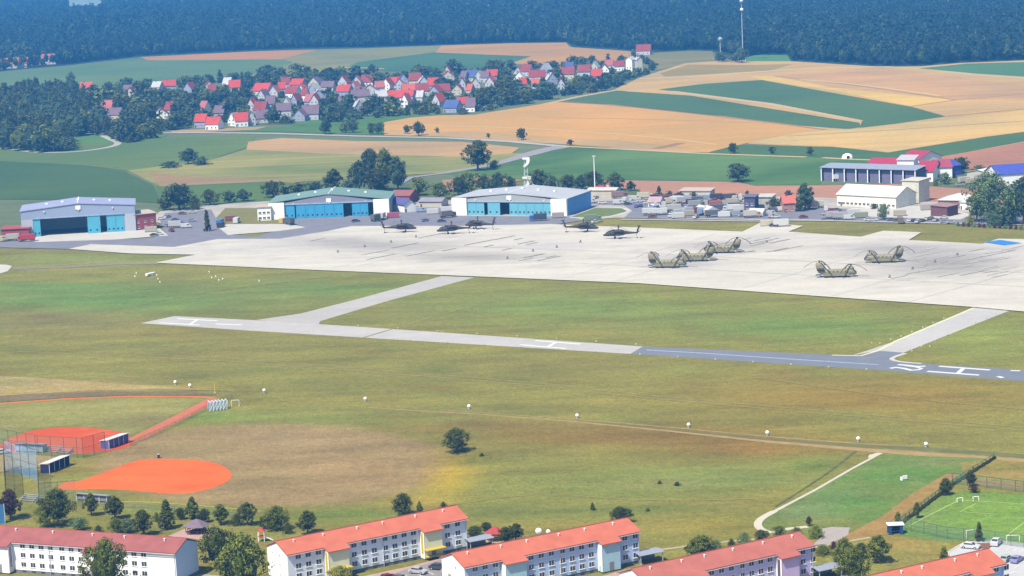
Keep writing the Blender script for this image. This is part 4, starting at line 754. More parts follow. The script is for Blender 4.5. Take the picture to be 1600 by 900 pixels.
# ------------------------------------------------------------------ trees and bushes one by one
TL = [  # px, py(base), height px, kind, leaf, width px, label
 (713, 707, 37, 'round', 'dark', 40, 'dark round tree standing alone in the open meadow'),
 (753, 713, 5, 'bush', 'dark', 8, 'tiny bush right of the lone meadow tree'),
 (630, 806, 34, 'round', 'dark', 34, 'dark round tree behind the roof of the yellow-trimmed block'),
 (656, 803, 20, 'cone', 'green', 12, 'small green conical tree behind the yellow-trimmed block'),
 (693, 793, 9, 'bush', 'dark', 12, 'small dark bush behind the right end of the yellow-trimmed block'),
 (970, 818, 26, 'round', 'dark', 32, 'dark tree peeking over the right end of the sky-blue block'),
 (926, 797, 12, 'cone', 'dark', 9, 'small dark shrub alone in the grass behind the sky-blue block'),
 (1012, 799, 6, 'bush', 'green', 9, 'little bush in the grass right of the small dark shrub'),
 (1031, 756, 5, 'bush', 'dark', 9, 'left of two tiny bushes in the pale patch of the meadow'),
 (1058, 759, 6, 'bush', 'dark', 11, 'right of two tiny bushes in the pale patch of the meadow'),
 (17, 812, 46, 'oval', 'red', 30, 'copper-leaved tree at the left edge beside the blue net'),
 (91, 822, 56, 'round', 'dark', 46, 'large dark tree in front of the backstop, left side'),
 (70, 824, 34, 'round', 'green', 26, 'smaller green tree tucked left of the large dark one'),
 (143, 806, 35, 'drop', 'dark', 20, 'dark oval tree in front of the grey bleachers'),
 (180, 811, 35, 'drop', 'dark', 25, 'dark round tree right of the grey bleachers'),
 (124, 829, 20, 'round', 'light', 24, 'low light-green tree just behind the long white block'),
 (154, 832, 11, 'bush', 'dark', 14, 'small dark bush touching the roof of the long white block'),
 (182, 834, 24, 'round', 'green', 22, 'low green bushy tree behind the middle of the long white block'),
 (200, 833, 22, 'round', 'light', 26, 'pale green bushy tree right of the low green one'),
 (224, 837, 40, 'oval', 'dark', 26, 'tall dark tree behind the dull red roof'),
 (245, 815, 14, 'bush', 'green', 14, 'small round bush between two tall trees'),
 (261, 827, 46, 'cone', 'dark', 26, 'tall dark conical tree left of the maroon pavilion'),
 (282, 812, 18, 'round', 'dark', 18, 'small dark round tree above the pavilion'),
 (301, 810, 34, 'cone', 'green', 24, 'green conical tree behind the pavilion'),
 (319, 817, 22, 'round', 'dark', 18, 'small dark tree right of the pavilion roof'),
 (345, 820, 32, 'oval', 'green', 24, 'slim-trunked green tree right of the pavilion'),
 (387, 821, 36, 'oval', 'dark', 24, 'dark narrow tree above the red play tower'),
 (370, 821, 18, 'bush', 'dark', 22, 'dark shrub at the foot of the narrow tree'),
 (433, 829, 37, 'round', 'green', 36, 'broad green tree left of the yellow-trimmed block'),
 (415, 826, 20, 'round', 'dark', 18, 'small dark tree tucked left of the broad green one'),
 (450, 834, 18, 'bush', 'dark', 16, 'dark bush right of the broad green tree'),
 (481, 835, 37, 'oval', 'dark', 28, 'dark oval tree behind the left end of the yellow-trimmed block'),
 (341, 886, 62, 'round', 'green', 54, 'big green tree between the two left apartment blocks'),
 (381, 932, 92, 'round', 'green', 78, 'largest green tree in front, cut by the lower edge beside the gable'),
 (167, 928, 84, 'round', 'green', 60, 'big tree in front of the long white block hiding its stair tower'),
 (532, 915, 30, 'round', 'yellow', 34, 'yellow-green bush at the foot of the yellow stair entrance'),
 (730, 925, 44, 'round', 'light', 52, 'light green tree in front of the sky-blue block, cut by the edge'),
 (742, 838, 16, 'round', 'dark', 24, 'dark round shrub left of the red garden pavilion'),
 (760, 830, 14, 'round', 'dark', 18, 'dark shrub just behind the red garden pavilion'),
 (790, 850, 26, 'round', 'dark', 22, 'dark shrub touching the right side of the red garden pavilion'),
 (806, 846, 28, 'oval', 'dark', 22, 'tall dark shrub right end of the pavilion group'),
 (1097, 871, 34, 'round', 'green', 38, 'green bushy tree behind the lilac block'),
 (1083, 870, 22, 'round', 'dark', 22, 'small dark bush left of the bushy tree behind the lilac block'),
 (1120, 862, 18, 'bush', 'light', 26, 'pale low bush right of the bushy tree behind the lilac block'),
 (1143, 856, 14, 'bush', 'dark', 16, 'dark low bush beside the tan path behind the lilac block'),
 (1163, 850, 18, 'bush', 'light', 22, 'light bush in the hedge behind the lilac block'),
 (1190, 846, 18, 'round', 'dark', 22, 'dark bush in the hedge behind the lilac block'),
 (1218, 838, 16, 'round', 'green', 20, 'green bush where the curved white path meets the hedge'),
 (1244, 836, 12, 'bush', 'green', 22, 'low green bush right of the curved white path'),
 (1264, 822, 15, 'oval', 'red', 8, 'small purple-leaved shrub beside the paved square'),
 (1275, 840, 18, 'bush', 'green', 28, 'spreading green shrub left of the paved square'),
 (1287, 866, 14, 'bush', 'green', 34, 'long green hedge bush right of the lilac block'),
 (1303, 858, 12, 'bush', 'red', 14, 'copper bush at the right end of the hedge by the lilac block'),
 (1320, 897, 54, 'round', 'green', 36, 'tall green tree, left one of the pair beside the lilac block'),
 (1336, 915, 58, 'round', 'green', 42, 'big green tree, front one of the pair beside the lilac block'),
 (1346, 873, 24, 'round', 'dark', 22, 'dark tree just behind the pair beside the lilac block'),
 (1373, 879, 42, 'oval', 'green', 34, 'rounded green tree alone on the dry lawn'),
 (1475, 880, 26, 'cone', 'green', 20, 'small conical tree at the left corner of the parking lot'),
 (1530, 846, 30, 'cone', 'dark', 15, 'dark pointed tree in the parking lot planting bed'),
 (1478, 774, 26, 'round', 'dark', 20, 'dark round tree on the fence line above the football pitch'),
 (1517, 761, 26, 'oval', 'dark', 14, 'dark slim tree where the two fences meet'),
 (1522, 770, 10, 'round', 'red', 14, 'small copper bush below the slim tree at the fence corner'),
 (1433, 810, 25, 'oval', 'green', 11, 'slim green tree beside the football pitch fence'),
 (1403, 820, 20, 'oval', 'green', 10, 'slim green tree behind the blue-sided shelter'),
 # airfield edge
 (280, 328, 40, 'round', 'wood', 52, 'big dark tree right of the violet-roofed hangar'),
 (257, 328, 18, 'round', 'dark', 22, 'small dark tree left of the big one by the violet-roofed hangar'),
 (306, 328, 20, 'bush', 'dark', 22, 'low dark shrub right of the big tree by the hangar'),
 (328, 321, 24, 'round', 'dark', 26, 'dark tree above the yard between the two left hangars'),
 (358, 317, 18, 'round', 'wood', 20, 'rounded tree at the crop edge, left of a similar pair'),
 (381, 315, 18, 'round', 'wood', 24, 'rounded tree at the crop edge, right of a similar pair'),
 (324, 362, 34, 'cone', 'dark', 13, 'dark pointed conifer beside the blue box in the left yard'),
 (427, 309, 26, 'round', 'dark', 34, 'dark tree behind the left end of the green-roofed hangar'),
 (447, 306, 14, 'round', 'wood', 20, 'low tree in the hedge row behind the green-roofed hangar, leftmost'),
 (466, 305, 18, 'round', 'dark', 24, 'dark tree in the hedge row behind the green-roofed hangar'),
 (492, 304, 20, 'round', 'wood', 26, 'green tree in the hedge row left of the tall one'),
 (522, 305, 40, 'oval', 'dark', 30, 'tall dark tree in the hedge row before the poplars'),
 (545, 304, 22, 'round', 'wood', 20, 'low tree at the left foot of the poplar group'),
 (562, 302, 50, 'oval', 'wood', 26, 'leftmost tall tree of the poplar group behind the hangar'),
 (580, 300, 66, 'oval', 'wood', 34, 'second tall tree of the poplar group, light trunks showing'),
 (602, 300, 66, 'oval', 'green', 34, 'third tall tree of the poplar group, the highest crown'),
 (622, 300, 54, 'oval', 'wood', 30, 'rightmost tall tree of the poplar group behind the hangar'),
 (592, 303, 40, 'round', 'dark', 40, 'dark low-spreading tree in front of the poplar group'),
 (655, 306, 28, 'round', 'green', 30, 'green tree right of the poplar group'),
 (686, 312, 26, 'round', 'green', 30, 'rounded green tree left of the grey hangar roof'),
 (716, 306, 28, 'round', 'dark', 26, 'dark tree behind the left end of the grey hangar roof'),
 (732, 303, 34, 'round', 'green', 36, 'broad tree behind the grey hangar, below the lone field tree'),
 (758, 302, 28, 'round', 'dark', 24, 'dark tree behind the grey hangar roof'),
 (778, 305, 34, 'round', 'wood', 32, 'broad tree behind the middle of the grey hangar roof'),
 (798, 300, 24, 'round', 'dark', 20, 'dark tree left of the white radar tower'),
 (842, 296, 30, 'round', 'dark', 30, 'dark tree right of the white radar tower'),
 (862, 299, 24, 'round', 'wood', 22, 'rounded tree in the row right of the radar tower'),
 (888, 297, 24, 'round', 'dark', 28, 'dark round tree in the row left of the tall pale pole'),
 (908, 297, 22, 'round', 'wood', 22, 'smaller tree in the row left of the tall pale pole'),
 (926, 298, 30, 'round', 'dark', 34, 'dark tree standing behind the tall pale pole'),
 (962, 298, 27, 'round', 'dark', 28, 'dark rounded tree right of the tall pale pole'),
 (986, 299, 16, 'drop', 'dark', 13, 'small pointed tree at the right end of the row by the pole'),
 (747, 267, 47, 'oval', 'dark', 36, 'large lone dark tree in the field above the grey hangar'),
 (772, 262, 12, 'bush', 'dark', 20, 'low bush right of the large lone field tree'),
 (815, 219, 18, 'round', 'dark', 15, 'small round tree by the bend of the country road'),
 (891, 227, 9, 'drop', 'red', 9, 'tiny dark tree on the edge of the wheat field'),
 (654, 212, 21, 'round', 'dark', 20, 'round dark roadside tree, right of two below the wheat field'),
 (636, 209, 13, 'round', 'dark', 12, 'round dark roadside tree, left of two below the wheat field'),
 (683, 208, 9, 'drop', 'green', 7, 'tiny tree in the wheat stubble right of the round roadside trees'),
 (763, 216, 8, 'drop', 'dark', 6, 'tiny roadside tree in the middle of the wheat edge'),
 (580, 210, 18, 'round', 'dark', 12, 'roadside tree, left of a close pair at the wheat corner'),
 (592, 210, 19, 'round', 'wood', 16, 'roadside tree, right of a close pair at the wheat corner'),
 (509, 210, 22, 'round', 'wood', 20, 'roadside tree at the left of the group below the village'),
 (538, 208, 16, 'round', 'green', 14, 'smaller tree in the middle of the roadside group'),
 (551, 208, 22, 'round', 'wood', 18, 'taller tree at the right of the roadside group'),
 (294, 257, 24, 'round', 'wood', 30, 'tree in the middle of the green field at left'),
 (315, 258, 13, 'bush', 'wood', 30, 'low bush to the right of the tree in the left green field'),
 (266, 262, 10, 'bush', 'wood', 36, 'low hedge to the left of the tree in the left green field'),
 (1153, 284, 28, 'round', 'wood', 40, 'broad dark bushy tree on the green crop field'),
 (1145, 240, 16, 'round', 'dark', 14, 'small tree on the track between green crop and wheat'),
 (1206, 240, 11, 'round', 'dark', 11, 'small round tree on the green crop, left of two'),
 (1266, 243, 13, 'round', 'dark', 11, 'small round tree on the green crop, right of two'),
 (1258, 329, 42, 'drop', 'wood', 28, 'tall dark tree right of the orange-roofed small house'),
 (1250, 331, 20, 'round', 'dark', 18, 'low dark tree at the foot of the tall one by the small house'),
 (1210, 329, 19, 'round', 'dark', 20, 'dark round tree left of the orange-roofed small house'),
 (1232, 308, 10, 'round', 'red', 14, 'copper bush behind the orange-roofed small house'),
 (1030, 305, 14, 'cone', 'dark', 9, 'small pointed tree at the edge of the brown field'),
 (1046, 307, 9, 'bush', 'dark', 14, 'dark bush right of the small pointed tree'),
 (1061, 309, 9, 'bush', 'red', 18, 'copper bush on the edge of the brown field'),
 (1084, 308, 9, 'bush', 'dark', 14, 'dark bush further right on the edge of the brown field'),
 (1168, 306, 8, 'drop', 'dark', 7, 'tiny tree above the tall violet-grey block'),
 (1381, 344, 24, 'round', 'light', 20, 'small light green tree in front of the long white hall'),
 (1366, 327, 9, 'bush', 'dark', 14, 'dark bush against the wall of the long white hall'),
 (1434, 286, 16, 'cone', 'dark', 12, 'dark pointed tree at the right end of the open shed'),
 (1476, 288, 18, 'round', 'light', 18, 'light garden tree in front of the crimson-roofed barn'),
 (1444, 290, 10, 'drop', 'green', 7, 'tiny garden tree left of the light one by the barn'),
 (1462, 290, 8, 'bush', 'green', 10, 'garden bush between two trees by the crimson barn'),
 (1502, 270, 24, 'round', 'wood', 24, 'dark round tree above the bright blue shed'),
 (1452, 258, 9, 'round', 'red', 8, 'small dark tree behind the crimson roof, left one'),
 (1468, 257, 10, 'round', 'dark', 9, 'small dark tree behind the crimson roof, right one'),
 (1530, 272, 14, 'bush', 'wood', 30, 'dark hedge bush left in the row above the farmyard'),
 (1560, 273, 14, 'bush', 'dark', 30, 'dark hedge bush in the row above the blue-roofed hall'),
 (1588, 272, 14, 'bush', 'wood', 26, 'hedge bush at the right end above the blue-roofed hall'),
 (1547, 348, 76, 'round', 'light', 60, 'big pale green tree near the right edge of the airfield'),
 (1526, 347, 46, 'oval', 'green', 26, 'tree leaning against the left side of the big pale one'),
 (1574, 352, 34, 'round', 'wood', 36, 'dark low tree right of the big pale one'),
 (1600, 352, 72, 'oval', 'wood', 44, 'tall dark tree cut by the right edge'),
 (1556, 352, 24, 'bush', 'wood', 40, 'dark shrubbery beneath the big pale tree'),
 (1516, 352, 16, 'bush', 'yellow', 18, 'yellow-green bush left of the shrubbery'),
 (1159, 98, 22, 'round', 'wood', 22, 'tree at the foot of the tall antenna mast'),
 (1128, 97, 16, 'round', 'wood', 20, 'tree at the foot of the small antenna mast'),
 (1150, 97, 14, 'round', 'dark', 18, 'tree between the two antenna masts'),
 (112, 142, 28, 'oval', 'wood', 14, 'tall narrow tree above the left woodland'),
 (70, 236, 38, 'round', 'green', 46, 'large pale-green tree in front of the left woodland'),
 (100, 236, 22, 'round', 'wood', 34, 'low tree right of the large one in front of the left woodland'),
]
for px, py, h_, k, lm, w_, lab in TL:
    tree(px, py, h_, k, lm, lab, w_, lod=(0 if h_ > 40 or py > 690 else (1 if h_ > 18 else 2)), cat='bush' if k == 'bush' or 'bush' in lab or 'shrub' in lab else 'tree')
# boulders / hedge balls along the right perimeter
for i in range(14):
    x = 1497 + i * 8.2; y = 353.5 + i * .45
    t = tree(x, y, 6.5, 'bush', 'red' if i % 3 else 'light', None, 7.5, 'round shrubs along the right perimeter road', 2, 'bush'); pend(t, 'little %s shrub in the row along the right perimeter road' % ('brown' if i % 3 else 'pale'), x)
# village and left-hand wood
vr = random.Random(21)
def inside(P, x, y):
    c = False; j = len(P) - 1
    for i in range(len(P)):
        (xi, yi), (xj, yj) = P[i], P[j]
        if (yi > y) != (yj > y) and x < (xj - xi) * (y - yi) / (yj - yi) + xi: c = not c
        j = i
    return c
VIL = [(128, 152), (200, 142), (300, 130), (400, 120), (440, 118), (600, 119), (680, 117), (800, 108), (900, 101), (1000, 97), (1028, 102), (1030, 110), (972, 132), (965, 138), (870, 154), (800, 166), (740, 178), (700, 179), (640, 181), (560, 187), (500, 194), (420, 194), (300, 198), (258, 206), (250, 216), (190, 226), (172, 214), (150, 190)]
WOOD = [(-30, 160), (60, 152), (110, 150), (128, 155), (150, 190), (172, 212), (95, 214), (112, 236), (60, 240), (20, 235), (-30, 230)]
placed = []
def try_tree2(L, p, d):
    return all(abs(p.x - q.x) > d or abs(p.y - q.y) > d for q in L)
def near_house(x, y):
    b = None
    for q in HOUSES:
        d = math.hypot(x - q[0], (y - q[1]) * 2.2)
        if b is None or d < b[0]: b = (d, q)
    return b
def try_tree(x, y, rad):
    for (u, v_) in placed:
        if abs(u - x) < rad and abs(v_ - y) < rad * .42: return False
    return True
nt_ = 0; TREELAB = []
for _ in range(9000):
    if nt_ >= 172: break
    x = vr.uniform(120, 1032); y = vr.uniform(95, 228)
    if not inside(VIL, x, y): continue
    s = scl(x, y); hpx = vr.uniform(9, 15.5) * s * vr.choice([.75, 1, 1])
    dens = 11 if x > 770 or x < 290 else 12
    if not try_tree(x, y, dens): continue
    bad = False
    for q in HOUSES:
        dx = abs(x - q[0]); dy = y - q[1]
        if dx < q[3] * .5 + 5 and -7 < dy < 4: bad = True          # would stand in the house
        if dx < q[3] * .5 + 2 and 4 <= dy < hpx * .62: bad = True   # would hide it
    if bad: continue
    k = vr.choice(['round', 'round', 'round', 'oval', 'cone' if vr.random() < .4 else 'round']); lm = vr.choice(['wood', 'wood', 'dark', 'green'])
    d, q = near_house(x, y)
    if abs(x - q[0]) > abs(y - q[1]) * 1.5: rel = 'right of' if x > q[0] else 'left of'
    else: rel = 'in front of' if y > q[1] else 'behind'
    placed.append((x, y)); nt_ += 1
    t = tree(x, y, hpx, k, lm, None, hpx * vr.uniform(.95, 1.25) if k != 'cone' else hpx * .6, 'trees among the village houses', 2)
    # name it by the house beside it (that house gets its own ordinal label later)
    TREELAB.append((t, {'wood': 'dull green', 'dark': 'dark', 'green': 'fresh green'}[lm], {'round': 'round', 'oval': 'oval', 'cone': 'pointed'}[k], rel, q, d, x, y))
# clean belt in front of the village, right half
nb = 0
def scol(nm, specs):
    c_ = bpy.data.collections.new(nm)
    for i, (k, lm, h, w_, b_) in enumerate(specs): c_.objects.link(bpy.data.objects.new('%s_%d' % (nm, i), crown_mesh(nm, k, 70 + i, h, w_, b_, 26, 8, 1.0, lm, .8)))
    return c_
wp, ws = [], []
for _ in range(2600):
    x = vr.uniform(-45, 172); y = vr.uniform(150, 242)
    if inside(WOOD, x, y) and try_tree2(wp, at(x, y), 6.2): wp.append(at(x, y)); ws.append(vr.uniform(.75, 1.2))
wm = bpy.data.meshes.new('woodland'); wm.from_pydata([tuple(p) for p in wp], [], []); fa = wm.attributes.new('sz', 'FLOAT', 'POINT'); fa.data.foreach_set('value', ws)
wo = link('woodland', wm); tag(wo, 'dense mixed woodland at the left edge below the village', None, None, 'stuff'); scatter(wo, scol('wood_kind', (('round', 'wood', 14, 12, .1), ('oval', 'dark', 16, 10, .1), ('round', 'green', 13, 12, .1), ('cone', 'dark', 17, 8, .05), ('oval', 'wood', 17, 10, .1))))
wp, ws = [], []
for _ in range(5200):
    x = vr.uniform(110, 1035); y = vr.uniform(95, 226)
    if not inside(VIL, x, y): continue
    if any(abs(x - q[0]) < q[3] * .5 + 3 and -7 < y - q[1] < 5 for q in HOUSES): continue
    p = at(x, y)
    if try_tree2(wp, p, 5): wp.append(p); ws.append(vr.uniform(.5, 1.25))
wm = bpy.data.meshes.new('undergrowth'); wm.from_pydata([tuple(p) for p in wp], [], []); fa = wm.attributes.new('sz', 'FLOAT', 'POINT'); fa.data.foreach_set('value', ws)
wo = link('undergrowth', wm); tag(wo, 'garden hedges and scrub filling the gaps between the village houses', None, None, 'stuff'); scatter(wo, scol('scrub_kind', (('bush', 'wood', 4, 8, 0), ('bush', 'dark', 5, 7, 0), ('round', 'green', 5, 5, 0), ('round', 'wood', 6.5, 6, .05))))
for _ in range(0):
    x = vr.uniform(-25, 170); y = vr.uniform(150, 242)
    if not inside(WOOD, x, y) or not try_tree(x, y, 11): continue
    s = scl(x, y); hpx = vr.uniform(13, 20) * s; k = vr.choice(['round', 'round', 'oval', 'cone']); lm = vr.choice(['wood', 'wood', 'dark', 'green'])
    t = tree(x, y, hpx, k, lm, None, hpx * vr.uniform(.8, 1.1) if k != 'cone' else hpx * .5, 'trees of the left-hand woodland', 2); placed.append((x, y)); nb += 1
    pos = 'back edge' if y < 172 else ('heart' if y < 205 else 'front edge')
    pend(t, '%s %s tree in the left woodland\'s %s' % ({'wood': 'dull green', 'dark': 'dark', 'green': 'fresh green'}[lm], {'round': 'round', 'oval': 'oval', 'cone': 'pointed'}[k], pos), x)
    if nb >= 110: break
nh = 0
for _ in range(600):
    x = vr.uniform(-15, 100); y = vr.uniform(99, 112)
    e = edge_y(x)
    if y > e - .5 or y < e - 9 or not try_tree(x, y, 8): continue
    if abs(x - 64) < 24 and 98 < y < 103: continue
    hpx = vr.uniform(9, 13) * scl(x, y); t = tree(x, y, hpx, 'round', vr.choice(['wood', 'dark']), None, hpx, 'trees of the far-left hamlet', 2); placed.append((x, y)); nh += 1
    pend(t, 'tree in front of the far-left hamlet below the forest', x)
    if nh > 14: break
print('village trees', nt_, nb, nh)
ROWN = {'back': 'back', 'middle': 'middle', 'front': 'front'}
for (t, tone, shp, rel, q, d, x, y) in TREELAB:
    pend(t, '%s %s tree %s a %s-roofed village house' % (tone, shp, rel, rn[q[2]]), x)
# ------------------------------------------------------------------ helicopters
drab = mat('dark_olive_paint', (.055, .045, .034, 1), .6, .15, 1.5); tan_h = mat('olive_tan_paint', (.20, .18, .11, 1), .6, .18, 1.2); blk = mat('rotor_black', (.03, .03, .03, 1), .6, .1); cpt = mat('canopy_glass', (.03, .035, .045, 1), .1, .1, 1, .6); tyre = mat('tyre_rubber', (.02, .02, .02, 1), .9, .1)
def ring(x, w_, h_, zc, n=10, sq=.75):
    r = []
    for i in range(n):
        a = 6.28318 * (i + .5) / n; c, s_ = math.cos(a), math.sin(a); c = math.copysign(abs(c) ** sq, c); s_ = math.copysign(abs(s_) ** sq, s_); r.append((x, c * w_ / 2, zc + s_ * h_ / 2))
    return r
def blade_set(par, c, r, n, a0, droop, mat_, w_=.55):
    for i in range(n):
        a = a0 + 6.28318 * i / n; b = MB(); secs = []
        for k in range(6):
            u = k / 5; x = r * (.04 + .96 * u); z = -droop * u * u
            secs.append([(x, -w_ / 2, z), (x, w_ / 2, z + .03), (x, w_ / 2, z + .09), (x, -w_ / 2, z + .07)])
        b.loft(secs); link('rotor_blade', b.mesh('rotor_blade', mat_), par, c, a)
def make_attack():
    t = thing('attack_helicopter', 'x', 'helicopter')
    f = MB(); f.smooth = True
    f.loft([ring(7.2, .5, .5, 1.5), ring(6.6, .95, .9, 1.55), ring(5.4, 1.1, 1.4, 1.75), ring(3.8, 1.2, 1.9, 2.0), ring(2.2, 1.4, 2.2, 2.15), ring(.4, 1.9, 2.3, 2.3), ring(-1.6, 1.7, 2.2, 2.3), ring(-3.2, 1.0, 1.4, 2.3), ring(-6.0, .6, .8, 2.2), ring(-9.0, .4, .5, 2.15)])
    f.build('fuselage', drab, t)
    c = MB(); c.smooth = True; c.loft([ring(5.9, .5, .4, 2.35), ring(4.8, .85, 1.0, 2.55), ring(3.4, .95, 1.3, 2.9), ring(2.0, .9, 1.0, 3.1)]); c.build('canopy', cpt, t)
    for s_ in (-1, 1):
        e = MB(); e.smooth = True; e.loft([ring(2.2, .8, .9, 2.95), ring(1.0, .95, 1.0, 3.0), ring(-1.4, .8, .9, 2.95), ring(-2.2, .5, .6, 2.9)]); link('engine', e.mesh('engine', drab), t, (0, s_ * 1.1, 0))
        w_ = MB(); w_.prism([(-.6, 1.85), (.8, 1.85), (.8, 2.0), (-.6, 2.05)], 'y', s_ * .8, s_ * 2.9); w_.cyl((-1.0, s_ * 1.7, 1.55), (.9, s_ * 1.7, 1.55), .28, n=8); w_.cyl((-.8, s_ * 2.55, 1.6), (.8, s_ * 2.55, 1.6), .25, n=8); w_.build('stub_wing', drab, t)
        g = MB(); g.cyl((2.2, s_ * .6, 1.5), (1.8, s_ * 1.1, .5), .1, n=6); g.cyl((1.8, s_ * 1.0, .42), (1.8, s_ * 1.25, .42), .42, n=12); g.build('wheel', tyre, t)
    g = MB(); g.cyl((-8.2, 0, 2.0), (-8.5, 0, .3), .08, n=6); g.cyl((-8.5, -.08, .25), (-8.5, .08, .25), .25, n=10); g.build('wheel', tyre, t)
    v = MB(); v.prism([(-8.1, 2.2), (-9.0, 2.2), (-10.1, 5.0), (-9.4, 5.0)], 'y', -.1, .1); v.prism([(-9.7, 2.55), (-8.7, 2.55), (-8.7, 2.65), (-9.7, 2.65)], 'y', -1.6, 1.6); v.build('tail_fin', drab, t)
    m = MB(); m.cyl((0, 0, 3.2), (0, 0, 4.35), .3, .18, 10); m.cyl((0, 0, 4.3), (0, 0, 4.55), .5, n=12); m.ball((0, 0, 4.9), .42, .3); hub = m.build('rotor_mast', drab, t)
    blade_set(hub, (0, 0, 4.4), 7.3, 4, .7, .7, mat('blade_grey', (.16, .15, .14, 1)), .3)
    tr = MB(); [tr.box(-.1, .1, 0, .06, 0, 1.3, rz=0) for _ in range(1)]; tr.v = []; tr.f = []; tr.mi = []
    for k in range(4): a = .9 + k * 1.57; tr.add([(-9.6 + math.cos(a) * .1, .35, 4.1), (-9.6 + math.cos(a + .15) * 1.4, .35, 4.1 + math.sin(a + .15) * 1.4), (-9.6 + math.cos(a - .05) * 1.4, .4, 4.1 + math.sin(a - .05) * 1.4), (-9.6, .4, 4.1 + math.sin(a) * .1)], [(0, 1, 2, 3)])
    tr.cyl((-9.6, 0, 4.1), (-9.6, .45, 4.1), .18, n=8); tr.build('tail_rotor', blk, t)
    return t
def make_tandem(fl=0):
    t = thing('transport_helicopter', 'x', 'helicopter')
    f = MB(); f.smooth = True
    f.loft([ring(7.9, .9, .9, 1.6), ring(7.3, 1.9, 1.8, 1.75), ring(6.2, 2.5, 2.4, 1.95), ring(4.6, 2.7, 2.6, 2.05), ring(-3.8, 2.7, 2.6, 2.05), ring(-5.6, 2.6, 2.4, 2.2), ring(-7.6, 2.2, 1.5, 2.7)], 0); f.build('fuselage', tan_h, t)
    p = MB(); p.box(-5.5, 4.8, .95, 2.0, .7, 1.7); p.build('fuel_pod', tan_h, t); p = MB(); p.box(-5.5, 4.8, -2.0, -.95, .7, 1.7); p.build('fuel_pod', tan_h, t)
    w_ = MB(); w_.prism([(7.2, 2.0), (7.95, 1.75), (7.4, 2.6), (6.5, 2.95), (6.2, 2.4)], 'y', -1.0, 1.0); w_.build('cockpit_window', cpt, t)
    fp = MB(); fp.smooth = True
    def rz_(z, x0, x1, y_, n=10): return [((x0 + x1) / 2 + (x1 - x0) / 2 * math.cos(6.283 * i / n), y_ / 2 * math.sin(6.283 * i / n), z) for i in range(n)]
    fp.loft([rz_(3.0, 3.6, 7.0, 1.7), rz_(3.7, 4.2, 6.8, 1.3), rz_(4.3, 4.7, 6.4, .9)]); fp.build('front_pylon', tan_h, t)
    ap = MB(); ap.smooth = True; ap.loft([rz_(2.6, -8.0, -3.6, 2.0), rz_(3.8, -8.3, -4.4, 1.7), rz_(5.2, -8.6, -5.4, 1.3), rz_(6.0, -8.3, -6.0, 1.0)]); ap.build('rear_pylon', tan_h, t)
    for s_ in (-1, 1):
        e = MB(); e.cyl((-7.9, s_ * 1.5, 3.5), (-5.2, s_ * 1.5, 3.5), .55, .5, 12); e.build('engine', drab, t)
        for x in (4.2, -4.6): g = MB(); g.cyl((x, s_ * 1.5, .45), (x, s_ * 1.95, .45), .45, n=12); g.box(x - .1, x + .1, s_ * 1.45 - .05, s_ * 1.45 + .05, .4, 1.0); g.build('wheel', tyre, t)
        for i in range(5): q = MB(); q.cyl((3.4 - i * 1.6, s_ * 1.33, 2.5), (3.4 - i * 1.6, s_ * 1.39, 2.5), .24, n=10); q.build('cabin_window', cpt, t)
    for x, z, a0 in ((5.6, 4.3, -2.3 + fl * 4.4), (-7.0, 6.0, -.9 + fl * 1.6)):
        m = MB(); m.cyl((x, 0, z - .1), (x, 0, z + .65), .32, .22, 10); m.cyl((x, 0, z + .6), (x, 0, z + .85), .6, n=12); hub = m.build('rotor_mast', drab, t)
        blade_set(hub, (x, 0, z + .7), 6.6, 3, a0, 2.6, mat('blade_brown', (.085, .075, .055, 1)), .6)
    r = MB(); r.box(-8.6, -6.2, -1.0, 1.0, 1.0, 1.15); r.build('ramp', drab, t)
    return t
att = make_attack(); tan_ = make_tandem(); tan2 = make_tandem(1)
AH = [(628, 364, 0, 'dark attack helicopter facing right, leftmost on the apron'), (706, 366.5, 180, 'dark attack helicopter facing left, near the asphalt edge'), (747, 359, 150, 'dark attack helicopter parked on the asphalt edge behind the left-facing one'),
      (912, 363.5, -8, 'dark attack helicopter facing right, below the grass strip'), (967, 374, 172, 'dark attack helicopter facing left, rightmost of the dark ones')]
CH = [(1044, 419, -12, 'twin-rotor tan helicopter nearest the grass in the row of three, nose right'), (1086, 409, 172, 'twin-rotor tan helicopter in the middle of the row of three, nose left'), (1128, 396, 168, 'twin-rotor tan helicopter at the back right of the row of three'),
      (1308, 434, -6, 'lone twin-rotor tan helicopter near the apron edge, nose right'), (1380, 411, 172, 'lone twin-rotor tan helicopter facing left, rightmost on the apron')]
for src, lst, g, k in ((att, AH, 'attack helicopters parked on the apron', 1.0), (tan_, CH, 'twin-rotor helicopters parked on the apron', 1.0)):
    for i, (x, y, r, lab) in enumerate(lst):
        o = (tan2 if i == 1 else (copy_tree(tan2) if r > 90 else (src if i == 0 else copy_tree(src)))) if src is tan_ else (src if i == 0 else copy_tree(src)); o.location = at(x, y); o.location.z = .33; o.rotation_euler = (0, 0, math.radians(r)); o['label'] = lab; o['group'] = g; o.scale = (k, k, k * (1.22 if src is att else 1))
